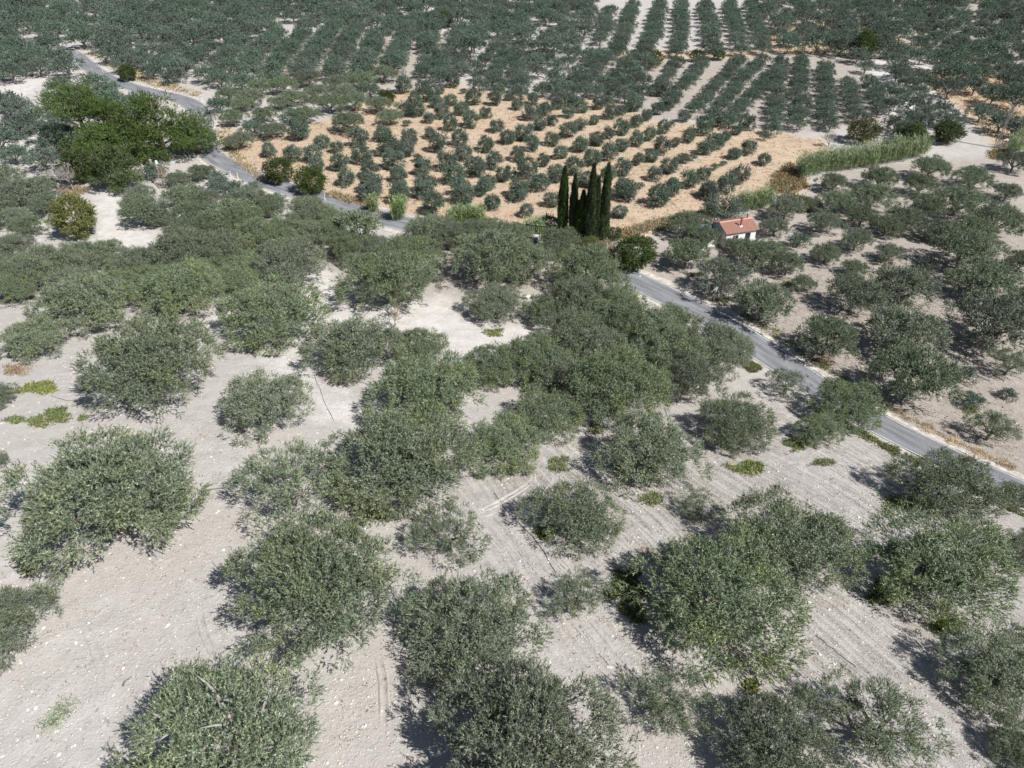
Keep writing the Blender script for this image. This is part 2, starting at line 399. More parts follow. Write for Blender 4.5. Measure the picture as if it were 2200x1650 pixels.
    col = mix(mrange(vfine.outputs[0], 0.35, 0.7, 0.0, 0.22), col, (0.62,0.58,0.54))
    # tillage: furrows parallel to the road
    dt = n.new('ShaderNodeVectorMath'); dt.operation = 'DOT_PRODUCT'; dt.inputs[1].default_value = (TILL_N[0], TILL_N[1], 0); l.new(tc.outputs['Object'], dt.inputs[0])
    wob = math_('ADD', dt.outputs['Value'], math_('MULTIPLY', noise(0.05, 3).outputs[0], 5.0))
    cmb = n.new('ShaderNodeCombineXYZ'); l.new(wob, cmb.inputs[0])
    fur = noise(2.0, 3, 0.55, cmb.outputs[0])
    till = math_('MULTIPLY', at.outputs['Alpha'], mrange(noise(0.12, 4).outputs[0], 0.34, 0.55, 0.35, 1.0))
    rut_shade = math_('MULTIPLY', mrange(fur.outputs[0], 0.44, 0.53, 0, 1), till)
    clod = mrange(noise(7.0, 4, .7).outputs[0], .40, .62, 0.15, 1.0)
    col = mix(math_('MULTIPLY', math_('MULTIPLY', rut_shade, clod), 0.85), col, (0.215,0.195,0.175))  # shadows of ruts and lugs painted as dark soil colour, broken into clods
    l.new(col, b.inputs['Base Color'])
    h = math_('ADD', math_('MULTIPLY', fine.outputs[0], 0.085), math_('MULTIPLY', mid.outputs[0], 0.15))
    h = math_('ADD', h, math_('MULTIPLY', chip, 0.05))
    h = math_('ADD', h, math_('MULTIPLY', math_('MULTIPLY', fur.outputs[0], till), -0.45))
    h = math_('ADD', h, math_('MULTIPLY', math_('MULTIPLY', strk.outputs[0], sp.outputs[0]), 0.25))
    bp = n.new('ShaderNodeBump'); bp.inputs['Strength'].default_value = 0.9; bp.inputs['Distance'].default_value = 1.0
    l.new(h, bp.inputs['Height']); l.new(bp.outputs[0], b.inputs['Normal'])
    return m
M['ground'] = ground_mat()
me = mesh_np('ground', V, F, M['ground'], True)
zc = np.zeros((len(V), 4), np.float32)
Xf, Yf = V[:, 0], V[:, 1]
for ch, polys, soft in ((0, DRY, 3.0), (1, PALE, 3.0), (2, SOIL, 4.0)):
    for P in polys: zc[:, ch] = np.maximum(zc[:, ch], poly_mask(wpoly(P), Xf, Yf, soft))
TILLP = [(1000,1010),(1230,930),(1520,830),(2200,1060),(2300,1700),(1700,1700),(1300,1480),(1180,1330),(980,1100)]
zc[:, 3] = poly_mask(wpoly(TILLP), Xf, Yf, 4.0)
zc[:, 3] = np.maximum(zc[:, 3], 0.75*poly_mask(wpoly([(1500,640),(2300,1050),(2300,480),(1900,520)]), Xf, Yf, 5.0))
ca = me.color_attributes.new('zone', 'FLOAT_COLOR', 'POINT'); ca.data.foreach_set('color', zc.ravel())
tag(link('ground', me), kind='structure')
DRYW = [wpoly(P) for P in DRY]
def in_any(polys, x, y):
    for P in polys:
        if poly_mask(P, np.array([x]), np.array([y]), 0.1)[0] > 0.5: return True
    return False

RW = 2.25
ribbon('road_shoulder', RW-0.1, RW+0.9, 0.030, M['shoulder'], 3, jitter=0.35)
ribbon('road_shoulder', -RW-0.9, -RW+0.1, 0.030, M['shoulder'], 3, jitter=0.35)
ribbon('road', -RW, RW, 0.055, M['asphalt'], 8, uv=True, jitter=0.05)
ribbon('road_edge_line', -RW+0.14, -RW+0.26, 0.060, M['line'], 1)
ribbon('road_edge_line', RW-0.26, RW-0.14, 0.060, M['line'], 1)

# ------------------------------------------------------------------ vegetation builders
def unit(v): return v/np.maximum(np.linalg.norm(v, axis=1, keepdims=True), 1e-9)
def blades(P, D, N, L, Wd, tri=False):
    """kite shaped leaves: base P, direction D, face normal N, length L, width Wd"""
    D = unit(D); S = unit(np.cross(D, N)); n = len(P)
    L = L[:, None]; Wd = Wd[:, None]
    if tri:
        V = np.empty((n, 3, 3)); V[:, 0] = P+S*Wd*0.5; V[:, 1] = P-S*Wd*0.5; V[:, 2] = P+D*L
        return V.reshape(-1, 3), np.arange(n*3).reshape(-1, 3)
    V = np.empty((n, 4, 3)); V[:, 0] = P; V[:, 1] = P+D*L*0.45+S*Wd*0.5; V[:, 2] = P+D*L; V[:, 3] = P+D*L*0.45-S*Wd*0.5
    return V.reshape(-1, 3), np.arange(n*4).reshape(-1, 4)
def wood(rng, width, height, targets, trunk_r, fork_z, n_limb=5, sides=7, lean=0.3, stems=1, mat='bark', twig=0.02):
    mb = MB()
    T = [Vector(t) for t in targets]
    for st in range(stems):
        ang0 = rng.uniform(0, 6.28); off = 0.0 if stems == 1 else trunk_r*1.1
        base = Vector((off*math.cos(ang0+st*6.28/stems), off*math.sin(ang0+st*6.28/stems), -0.25))
        fork = base+Vector((rng.uniform(-lean, lean), rng.uniform(-lean, lean), fork_z+0.25))
        mid = base.lerp(fork, 0.5)+Vector((rng.uniform(-.1, .1), rng.uniform(-.1, .1), 0))*fork_z
        mb.tube([base, base.lerp(mid, .25), mid, fork], [trunk_r*1.5, trunk_r*1.05, trunk_r*0.9, trunk_r*0.8], sides+2)
        mine = T[st::stems]
        rng.shuffle(mine)
        for q in range(max(1, n_limb//stems)):
            a = 2*math.pi*q/max(1, n_limb//stems)+rng.uniform(-.4, .4)
            e = Vector((math.cos(a)*width*0.24, math.sin(a)*width*0.24, fork_z+(height-fork_z)*rng.uniform(.35, .6)))
            if stems > 1: e = e*0.7+Vector((fork.x, fork.y, 0))*1.2
            m1 = fork.lerp(e, .45)+Vector((rng.uniform(-.3, .3), rng.uniform(-.3, .3), rng.uniform(-.1, .35)))*width*0.06
            mb.tube([fork, m1, e], [trunk_r*.62, trunk_r*.45, trunk_r*.30], sides)
            near = sorted(mine, key=lambda t: (t-e).length)[:7]
            for t in near:
                m2 = e.lerp(t, .5)+Vector((rng.uniform(-.5, .5), rng.uniform(-.5, .5), rng.uniform(-.1, .5)))*width*0.04
                mb.tube([e, m2, t], [trunk_r*.26, trunk_r*.16, twig], 5, cap=False)
    return mb
def crown_blobs(rng, width, height, n, skirt, lob=(0.16, 0.12, 0.08), n_lobe=13, sub=(0.055, 0.10)):
    """lobes carried by the limbs, each covered with small tufts; gaps stay open between the lobes"""
    ph = [rng.uniform(0, 6.28) for _ in range(3)]; R0 = width/2
    lobes = []
    for i in range(n_lobe):
        a = i*2.399+rng.uniform(-.35, .35); rr = R0*(1+lob[0]*math.sin(2*a+ph[0])+lob[1]*math.sin(3*a+ph[1])+lob[2]*math.sin(5*a+ph[2]))
        rho = math.sqrt((i+0.4)/n_lobe)*0.76
        lr = width*rng.uniform(0.15, 0.215)
        zt = (height-lr*0.65)*(1-rho**2.6*0.70)*rng.uniform(0.86, 1.03)
        zt = max(zt, skirt+lr*0.5)
        lobes.append((rho*rr*math.cos(a), rho*rr*math.sin(a), zt, lr))
    out = []
    for i in range(n):
        x, y, z, lr = lobes[i % n_lobe]
        th = rng.uniform(0, 6.28); u = rng.uniform(-0.75, 1.0); q = math.sqrt(1-u*u)
        k = rng.uniform(0.72, 1.05)
        zz = z+lr*u*k*0.80
        out.append((x+lr*q*k*math.cos(th), y+lr*q*k*math.sin(th), max(zz, skirt*rng.uniform(.6, 1.2)), width*rng.uniform(*sub)))
    return out
def leaf_crown(nr, blobs, total, L, Wd, centre, up=0.35, spread=0.8, shoots=0, flat=0.78, hang=0.25, tri=False, per=12, slen=2.6):
    """shoots rooted in the tufts, each carrying leaves along an arching stem"""
    B = np.array(blobs); w = B[:, 3]**2; ns = total//per; cnt = np.maximum(2, (ns*w/w.sum()).astype(int)); idx = np.repeat(np.arange(len(B)), cnt)
    n = len(idx)
    d = unit(nr.normal(size=(n, 3))); r = nr.random(n)**(1/2.0)
    c = B[idx, :3]; rad = B[idx, 3]
    P = c+d*(rad*r)[:, None]*np.array([1, 1, flat])
    outc = unit(P-np.array(centre))
    keep = ((d*outc).sum(1) > -0.25) | (nr.random(n) < 0.25)
    P, d, outc = P[keep], d[keep], outc[keep]; n = len(P)
    low = np.clip((centre[2]-P[:, 2])/max(centre[2], .1), 0, 1)[:, None]
    D = unit(0.45*d+0.55*outc+np.array([0, 0, 1.])*up+nr.normal(size=(n, 3))*spread*0.45)
    D = unit(D-np.array([0, 0, 1.])*low*hang*2.2)
    sl = L*slen*nr.uniform(0.55, 1.3, n)
    if shoots:
        k = nr.integers(0, n, shoots); sl[k] *= nr.uniform(1.5, 2.2, shoots); D[k] = unit(D[k]*.6+np.array([0, 0, .7]))
    t = (np.arange(per)+.5)/per
    tt = t[None, :, None]*np.ones((n, 1, 1)); S_ = sl[:, None, None]
    LP = P[:, None, :]+D[:, None, :]*S_*tt-np.array([0, 0, 1.])*S_*tt**2*.28
    m = n*per; LP = LP.reshape(-1, 3)
    Dr = np.repeat(D, per, 0); Or = np.repeat(unit(0.6*d+0.7*outc), per, 0)
    LD = Dr*0.85+nr.normal(size=(m, 3))*0.55
    N = unit(Or*0.9+np.array([0, 0, .35])+nr.normal(size=(m, 3))*0.6)
    l = L*nr.uniform(0.65, 1.3, m); ww = Wd*nr.uniform(0.7, 1.3, m)
    return blades(LP, LD, N, l, ww, tri)
class Kind:  # a tree variant: nominal width, height and its shared meshes
    def __init__(s, w, h, trunk, crown): s.w, s.h, s.trunk, s.crown = w, h, trunk, crown
def round_blobs(rng, w, h, n, sub):
    out = []; ph = rng.uniform(0, 6.28)
    for i in range(n):
        u = rng.uniform(-0.92, 1.0); a = rng.uniform(0, 6.28); q = math.sqrt(1-u*u); k = rng.uniform(0.62, 1.0)*(1+.13*math.sin(2*a+ph)+.08*math.sin(5*a+2*ph))
        out.append((w*0.41*q*k*math.cos(a), w*0.41*q*k*math.sin(a), max(h*0.53+h*0.42*u*k, 0.2*h*rng.random()+0.15), w*rng.uniform(*sub)))
    return out
def olive_variant(seed, w, h, nb, leaves, L, Wd, mat, skirt=0.7, stems=1, tr=0.32, fork=1.2, shoots=160, sides=7, lob=(0.16, 0.12, 0.08), n_lobe=13, sub=(0.055, 0.10), tri=False, ball=False):
    rng = random.Random(seed); nr = np.random.default_rng(seed)
    bl = round_blobs(rng, w, h, nb, sub) if ball else crown_blobs(rng, w, h, nb, skirt, lob, n_lobe, sub)
    Vv, Ff = leaf_crown(nr, bl, leaves, L, Wd, (0, 0, h*(0.45 if ball else 0.32)), shoots=shoots, tri=tri)
    Vv[:, 2] = np.maximum(Vv[:, 2], 0.08)
    cm = mesh_np('olive_crown', Vv, Ff, M[mat])
    tm = wood(rng, w, h, [b[:3] for b in bl], tr, fork, 5, sides, stems=stems).mesh('olive_trunk', M['bark'], True)
    real = np.percentile(Vv[:, 0], 99.6)-np.percentile(Vv[:, 0], 0.4)+np.percentile(Vv[:, 1], 99.6)-np.percentile(Vv[:, 1], 0.4)
    return Kind(real/2, h, tm, cm)
BIG = [olive_variant(100+i, 10.0, [5.0, 4.7, 5.3, 4.9, 4.5, 5.0][i], [420, 390, 440, 410, 380, 420][i], 132000, 0.15, 0.046, 'olive', skirt=0.5, stems=[1, 2, 1, 3, 2, 1][i], tr=[.36, .26, .40, .22, .28, .34][i], shoots=900, n_lobe=[16, 14, 18, 15, 13, 17][i], sub=(.03, .062), tri=True, lob=(.10, .08, .06)) for i in range(6)]
SPARSE = [olive_variant(130+i, 8.5, [4.6, 5.0, 4.4][i], [190, 170, 210][i], 46000, 0.155, 0.046, 'olive', skirt=0.7, stems=[2, 1, 3][i], tr=[.22, .30, .18][i], fork=1.4, shoots=700, lob=(.16, .12, .10), n_lobe=[11, 10, 12][i], sub=(.03, .065), tri=True) for i in range(3)]
MID = [olive_variant(160+i, 9.0, [5.0, 4.7, 5.3, 4.8][i], [260, 240, 280, 250][i], 50000, 0.22, 0.07, 'olive_m', skirt=0.6, stems=[1, 2, 1, 1][i], tr=.33, fork=1.3, shoots=260, n_lobe=[14, 12, 15, 13][i], sub=(.035, .068), tri=True, lob=(.10, .07, .05)) for i in range(4)]
YOUNG = [olive_variant(190+i, 3.6, [3.2, 2.9, 3.3, 3.0, 3.1, 3.4][i], [70, 64, 76, 60, 66, 72][i], 13000, 0.18, 0.075, 'olive_b', tr=.10, fork=0.55, shoots=80, sides=5, sub=(.09, .15), tri=True, ball=True) for i in range(6)]
FARV = [olive_variant(220+i, 6.5, [4.0, 3.7, 4.3, 3.9, 4.1][i], [100, 92, 110, 96, 104][i], 11000, 0.27, 0.105, 'olive_b', skirt=0.35, tr=.2, fork=1.0, shoots=40, sides=5, n_lobe=10, sub=(.06, .095), tri=True, lob=(.10, .07, .05)) for i in range(5)]
def open_olive():
    """old olive cut back in the middle: pale bare limbs rise through a ring of foliage"""
    rng = random.Random(77); nr = np.random.default_rng(77); bl = []
    for i in range(15):
        a = 0.35+i*(6.283-0.9)/14-math.pi/2+0.1; a += rng.uniform(-.1, .1); rho = rng.uniform(2.6, 3.6) if i % 2 else rng.uniform(1.7, 2.6); lr = rng.uniform(1.3, 1.8)
        for k in range(26):
            th = rng.uniform(0, 6.28); u = rng.uniform(-.7, 1); q = math.sqrt(1-u*u)
            bl.append((rho*math.cos(a)+lr*q*math.cos(th)*.9, rho*math.sin(a)+lr*q*math.sin(th)*.9, max(.5, 3.1+lr*u*.8-.35*(rho-2.6)), rng.uniform(.32, .6)))
    Vv, Ff = leaf_crown(nr, bl, 110000, .15, .046, (0, 0, 1.4), shoots=700, tri=True)
    mb = MB(); mb.tube([(0, 0, -.2), (.1, .05, .5), (0, 0, 1.3)], [.75, .55, .45], 10)
    for a, L, z in ((.6, 2.4, 3.6), (1.7, 2.2, 4.2), (2.7, 2.6, 3.7), (3.9, 2.3, 3.3), (5.2, 1.9, 3.4), (1.1, 1.2, 4.0)):
        e = Vector((L*math.cos(a), L*math.sin(a), z)); m1 = Vector((L*.3*math.cos(a+.5), L*.3*math.sin(a+.5), 2.0)); m2 = Vector((L*.72*math.cos(a-.2), L*.72*math.sin(a-.2), z*.8))
        mb.tube([(0, 0, 1.1), m1, m2, e], [.30, .22, .15, .06], 8)
        for k in range(4):
            d = Vector((rng.uniform(-1, 1), rng.uniform(-1, 1), rng.uniform(.1, .9)))*rng.uniform(.6, 1.3); st = m2.lerp(e, rng.random())
            mb.tube([st, st+d*.5+Vector((0, 0, .1)), st+d], [.09, .06, .025], 6)
    return Kind(9.6, 5, mb.mesh('olive_trunk', M['dead'], True), mesh_np('olive_crown', Vv, Ff, M['olive']))
OPEN = [open_olive()]

def new_tree(name, kind, pos, width, rz, label, cat, group=None, hs=1.0):
    e = link(name, None, None, pos); e.empty_display_size = 0.3
    s = width/kind.w; e.rotation_euler = (0, 0, rz); e.scale = (s, s, s*hs)
    tag(e, label, cat, group)
    t = link('trunk', kind.trunk, e); c = link('crown', kind.crown, e)
    return e
def locate(cx, cy, w, hc_ratio):
    """crown centre pixel and pixel width -> base position and width in metres"""
    p = px(cx, cy); wm = w*depth(p)/FPX
    for _ in range(5):
        p = px(cx, cy, wm*hc_ratio); wm = w*depth(p)/FPX
    return ground(p.x, p.y), wm

# ------------------------------------------------------------------ olive trees: (crown x, crown y, crown width) in the photograph's pixels
OL = []   # (pos, width m, pixel size, kind list, label, group, tilt h scale)
def put(cx, cy, w, kinds, label, group=None, hs=None):
    hc = 0.40 if kinds is YOUNG else 0.27
    pos, wm = locate(cx, cy, w, hc)
    OL.append([pos, wm, w, kinds, label, group, hs if hs else R.uniform(0.9, 1.1)])
FG = [
 (470,1618,500,2,'large olive tree with thick bleached bare limbs showing through an open crown'),
 (0,1340,215,0,'olive tree beside the broken leafy branch at the edge of the bare pale clearing'),
 (685,1272,400,0,'large round olive tree with a twisted open shadow between clearing and narrow gravel strip'),
 (1020,1352,320,0,'dense olive tree casting its shadow across the narrow gravel strip'),
 (1115,1620,500,0,'broad low olive crown merging with a lighter sparse olive at its side'),
 (1432,1500,190,1,'light sparse olive leaning out of the broad low crown towards the tilled soil'),
 (1240,1288,130,1,'small thin olive sapling standing alone on tilled gravel'),
 (1548,1275,390,0,'front olive of the large double crown beside the dark green weeds'),
 (1700,1175,325,0,'rear olive of the large double crown on tilled soil'),
 (1500,1085,110,1,'wispy small olive shoot behind the large double crown'),
 (1240,1105,225,0,'medium olive with drooping crown and green weeds in its shadow on tilled gravel'),
 (962,1150,185,1,'sparse olive showing its dark forked trunk through the crown'),
 (615,1045,270,1,'thin see-through olive beside the bare clearing with branching shadow'),
 (226,1068,405,0,'wide solitary olive on pale clearing with low spreading crown'),
 (858,985,365,0,'large olive with a pale ground gap in its crown at the centre of the clump'),
 (915,836,275,0,'tall dense olive at the back of the central clump next to white gravel'),
 (1083,948,190,0,'rounded grey green olive above the curved tractor tracks'),
 (572,868,225,0,'bright green olive between the pale clearing and white stony slope'),
 (318,790,310,0,'wide flat topped olive beside the bright green weed patches'),
 (62,728,155,0,'olive with a heap of dry brown cuttings under it'),
 (-10,850,85,0,'dark olive edge beside the bright green weeds'),
 (-15,990,60,0,'olive edge above the tawny dry grass at the clearing'),
 (172,650,230,0,'broad olive with yellowish crown and long shadow on stony ground'),
 (395,628,190,0,'dense olive standing over a dark band of shadow on white gravel'),
 (582,672,250,0,'dense rounded olive between two white gravel openings'),
 (757,745,225,0,'olive with rust brown dead twigs at its foot on white gravel'),
 (903,742,122,0,'small dark round olive at the end of the white gravel slope'),
 (842,607,225,0,'broad olive above the dry brown leafless shrub'),
 (872,555,150,0,'olive just behind the broad olive over the dry brown shrub'),
 (622,568,168,0,'flat topped olive at the head of the white gravel slope'),
 (1062,650,128,0,'round compact olive alone on white gravel beside bright grass'),
 (1175,668,105,0,'small rounded olive next to the white gravel at the clump edge'),
 (1170,888,168,0,'grey green olive with its foot bare at the end of the tractor tracks'),
 (1400,972,255,0,'wide olive with dark shadowed weeds under its left side on tilled rows'),
 (1582,908,165,0,'open olive with visible dark trunk on tilled rows near the road'),
 (1690,825,102,1,'pale thin olive at the kerb where the road shows behind'),
 (1818,870,152,0,'olive leaning over the road edge with asphalt on both sides'),
 (1765,925,105,0,'small upright olive with long shadow beside the roadside grass strip'),
 (2040,1042,235,0,'olive at the verge hiding part of the road with a deep shadow'),
 (2025,1215,350,0,'large dark olive with thick green weeds at its foot on tilled gravel'),
 (2185,1062,85,0,'olive at the road verge beyond the yellow dry grass'),
 (2200,1185,120,0,'olive on tilled soil next to the large dark weedy olive'),
 (2150,1445,265,0,'olive casting a long detailed branch shadow across bare gravel'),
 (2200,1610,150,0,'olive behind the long branch shadow on gravel'),
 (1885,1565,260,1,'light green olive between two broad shadows on gravel'),
 (1680,1605,300,0,'broad grey olive with a small black shadow at its edge'),
]
for cx, cy, w, k, lab in FG: put(cx, cy, w*(.90 if w > 190 else .96), OPEN if k == 2 else SPARSE if k else BIG, lab)
CLUMP = [(1235,722,135),(1345,705,150),(1440,700,130),(1145,775,160),(1060,790,125),(1300,775,160),(1425,765,170),(1530,752,150),(1475,812,160),(1320,848,215),(1205,810,140),(1575,745,90),(1400,730,140)]
for c in CLUMP: put(*c, BIG, 'olive crown packed in the dense unbroken clump along the straight road', 'olives of the dense clump beside the road', R.uniform(1.12, 1.3))
SLOPE = [(1135,575,125),(1055,560,165),(1262,592,150),(1250,652,135),(1320,655,115),(1200,525,92),(1115,508,70),(1010,500,95),(925,500,105),(965,515,90),(1060,500,90),(1290,690,110)]
for c in SLOPE: put(*c, BIG, 'olive below the cypress group where the road is hidden', 'olives hiding the road below the cypresses', R.uniform(1.12, 1.3))
BANK = [(577,448,78),(662,462,92),(600,505,100),(655,505,95),(560,510,105),(705,505,80),(740,533,95),(805,535,70),(700,470,70),(520,480,90),(760,560,60)]
for c in BANK: put(*c, BIG, 'olive along the low bank under the bend of the road', 'olives on the bank under the road', R.uniform(1.12, 1.3))
LEFTG = [(95,575,150),(45,600,140),(170,555,120),(28,545,115),(290,575,130),(400,555,165),(465,545,150),(340,610,140),(500,612,120),(250,620,130),(150,610,120),(420,600,130),(230,550,90),(520,575,100),(20,625,110),(350,560,110)]
for c in LEFTG: put(c[0], c[1], c[2]*.92, BIG, 'olive in the dense grove below the white gravel track', 'olives in the grove below the gravel track', R.uniform(1.05, 1.2))
UPL = [(45,415,105),(100,440,80),(28,470,70),(62,487,70),(8,440,70),(310,462,92),(392,422,92),(415,462,88),(395,492,84),(500,462,115),(530,432,85),(300,420,70),(350,470,60),(440,430,70),(460,485,80),(290,440,60),(470,400,50),(380,385,55),(430,372,60),(330,372,48),(5,385,80),(85,400,70),(505,412,52),(548,428,55),(592,436,50),(470,388,40),(440,372,36),(545,405,38)]
for c in UPL: put(*c, MID, 'olive on pale stony ground between pines and gravel track', 'olives around the pale gravel track')
RIGHTG = [(1958,820,205),(1945,720,190),(1775,735,145),(2132,705,190),(1640,658,145),(1552,600,135),(1475,552,112),(1475,490,100),(1512,515,85),(1620,548,112),
 (1690,452,88),(1770,482,85),(1665,492,70),(1690,574,80),(1775,547,75),(1725,612,62),(1840,522,78),(1835,577,68),(1910,545,72),(1872,427,112),(1800,438,95),(1990,447,92),(1945,478,95),
 (2060,437,122),(1975,402,75),(2165,415,70),(2140,482,115),(2085,500,125),(2070,545,150),(1990,572,52),(1942,622,150),(1832,642,130),(2115,605,165),(2195,562,80),(2205,650,90),(1905,490,80),(1660,540,60),(1580,530,60),(2010,500,80),(1790,395,70),(1890,385,90),(2000,365,90),(2090,385,90),(2180,350,80),(1740,440,60),(1850,470,80)]
for c in RIGHTG: put(c[0], c[1], c[2]*.88, MID, 'mature dark olive in the grove across the road around the white house', 'olives in the grove across the road', R.uniform(1.0, 1.2))
RIGHTS = [(2130,925,98,'small olive with bare stems on the yellow grass verge across the road'),(2090,862,50,'little bushy olive with green weeds at its foot across the road'),
 (2168,787,85,'young olive with bent trunk on bare soil across the road'),(2165,848,36,'tiny olive sapling with short shadow across the road'),(2075,808,46,'small olive behind the big olive with a divided trunk'),(1715,520,46,'slender young olive with forked trunk near the white house')]
for cx, cy, w, lab in RIGHTS: put(cx, cy, w, [SPARSE[1], MID[0]], lab)
# young trees of the golden field, read off two enlarged crops (x4)
Z2 = [(1090,1140,160),(1320,1190,150),(1495,1150,100),(1565,1240,150),(1670,1070,130),(1750,1190,150),(1790,1310,150),(1490,1010,110),(1600,960,140),(1380,940,140),(1290,940,140),(1360,850,120),(1440,750,120),(1500,810,140),(1550,870,120),(1670,860,110),(1770,930,130),(1850,1030,150),(1980,970,100),(2050,850,120),(1870,840,130),(2070,1080,130),(2160,1180,130),(1970,1240,150),(2050,1380,160),(1880,1440,180),(1640,1390,180),(1700,1500,180),(1440,1440,160),(1460,1580,180),(1390,1360,80),(880,1190,170),(905,1330,170),(570,1215,140),(690,1260,120),(485,1320,150),(720,1400,150),(310,1320,170),(110,1290,130),(775,1530,150),(980,1460,170),(990,1580,190),(1130,1260,190),(1280,1280,160),(1190,1380,180),(1220,1500,150),(1240,1600,120),(520,1420,140),(370,1120,180),(2130,1500,140),(1990,1570,140),(1760,1620,160),(1270,740,140),(1690,690,130),(1580,770,80),(1780,780,60),(2090,770,110),(2170,830,80),(1300,1050,80)]
Z3 = [(50,900,100),(160,970,140),(180,850,100),(280,940,130),(390,890,110),(490,960,120),(530,870,110),(600,920,110),(350,1030,110),(240,1070,110),(110,1130,170),(480,1120,150),(590,1070,110),(705,1035,85),(740,890,110),(820,860,100),(840,970,120),(940,1090,150),(940,940,110),(1050,890,150),(1070,1040,120),(1160,990,100),(1250,940,110),(1350,900,110),(1390,860,80),(175,1240,130),(340,1195,130),(420,1310,120),(590,1240,140),(730,1195,130),(825,1150,100),(940,1250,110),(1070,1200,130),(1180,1160,110),(1300,1100,110),(1370,1060,70),(1480,1000,110),(1640,1090,160),(1740,1040,100),(265,1375,120),(110,1450,190),(690,1350,160),(840,1310,150),(1200,1340,120),(1090,1370,110),(1290,1255,150),(1400,1220,90),(1520,1170,120),(1670,1260,150),(1750,1210,150),(1840,1160,100),(1930,1110,110),(2030,1060,130),(230,1560,190),(540,1430,160),(950,1440,150),(1360,1420,160),(1470,1360,100),(1555,1350,80),(380,1500,150),(650,1540,160),(830,1490,140),(1230,1500,120),(1530,1550,150),(1650,1490,130),(1740,1430,80),(1910,1320,110),(2040,1270,140),(1820,1400,60),(970,1610,170),(1100,1590,80),(1380,1600,130),(1850,1590,170),(1960,1510,160),(1690,1630,150),(2170,1370,120),(2175,1175,80),(40,1330,130),(60,1630,160)]
Z4 = [(1115,415,40),(1132,452,30),(1185,430,33),(1345,412,45),(1415,422,50),(1332,455,32),(1522,412,38),(1445,407,33),(1180,485,40),(797,408,50),(855,418,42),(912,408,45),(932,440,48),(995,418,45),(1059,435,36),(1040,405,36),(995,455,48)]
FLD = [(550+x/4, y/4, w/4) for x, y, w in Z2]+[(1100+x/4, y/4, w/4) for x, y, w in Z3]+Z4
for c in FLD: put(c[0], c[1], c[2]*1.05, YOUNG, 'young rounded olive planted in the golden dry grass field', 'young olives in the golden field')
# mature band along the field's upper left edge
BAND = [(748,265,72),(838,252,58),(585,280,62),(655,248,68),(710,225,68),(762,222,55),(815,225,60),(632,212,62),(600,220,56),(565,248,55),(825,160,60),(775,175,60),(725,178,58),(662,170,60),(610,185,60),(560,190,58),(520,225,55),(490,205,55),(470,230,50),(540,215,55),(680,200,60),(740,200,55),(500,255,55),(625,255,50),(795,200,50),(515,305,60),(545,280,50)]
for c in BAND: put(*c, MID, 'mature olive in the thick band between winding road and golden field', 'olives in the band beside the golden field')
# straight rows on bare soil (pixel end points of each row, tree count)
ROWS = [((1322,114),(1364,4),12),((1388,114),(1421,4),12),((1457,114),(1464,4),12),((1533,114),(1515,2),12),((1594,110),(1568,4),12),((1643,106),(1612,2),11),((1290,85),(1312,20),7),
        ((1462,120),(1410,190),6),((1514,120),(1440,214),9),((1600,117),(1490,226),12),((1642,117),(1530,240),12),((1662,150),(1565,258),11),((1678,122),(1660,272),15),((1724,118),(1714,262),14),((1772,130),(1782,264),13),((1825,165),(1845,250),8),((1870,160),(1898,235),6)]
for a, b, n in ROWS:
    for i in range(n):
        t = (i+0.5)/n; pa = px(*a, 2.2); pb = px(*b, 2.2); p = pa.lerp(pb, t)
        p = ground(p.x+R.uniform(-.5, .5), p.y+R.uniform(-.6, .6)); wm = R.uniform(3.7, 4.5) if a[1] > 115 else R.uniform(4.9, 6.0)
        OL.append([p, wm, wm*FPX/depth(p), FARV, 'olive in one of the straight rows on bare pale soil', 'olives in straight rows', R.uniform(.9, 1.1)])
# groves further off, filled in world space
def fill(poly, spacing, wlo, whi, label, group, jitter=0.32, ang=0.0, skip=0.04, along=None):
    P = np.array([px(*q, 2.0)[:2] for q in poly]); al = along or spacing
    x0, y0 = P.min(0)-10; x1, y1 = P.max(0)+10
    cx, cy = (x0+x1)/2, (y0+y1)/2; rad = math.hypot(x1-x0, y1-y0)/2
    ca, sa = math.cos(ang), math.sin(ang); pts = []
    for i in range(int(-rad/spacing)-1, int(rad/spacing)+2):
        for j in range(int(-rad/al)-1, int(rad/al)+2):
            u = i*spacing+R.uniform(-jitter, jitter)*spacing; v = j*al+(0.5*al if i % 2 and jitter > 0.2 else 0)+R.uniform(-jitter, jitter)*al
            pts.append((cx+u*ca-v*sa, cy+u*sa+v*ca))
    pts = np.array(pts); ins = poly_mask(P, pts[:, 0], pts[:, 1], 0.1) > 0.5
    for x, y in pts[ins]:
        if R.random() < skip or road_dist(x, y) < 4.6: continue
        wm = R.uniform(wlo, whi)
        if any((o[0].x-x)**2+(o[0].y-y)**2 < (0.36*(o[1]+wm))**2 for o in OL): continue
        p = ground(x, y)
        if x*x+y*y < 1e4: continue
        OL.append([p, wm, wm*FPX/depth(p), FARV, label, group, R.uniform(.85, 1.1)])
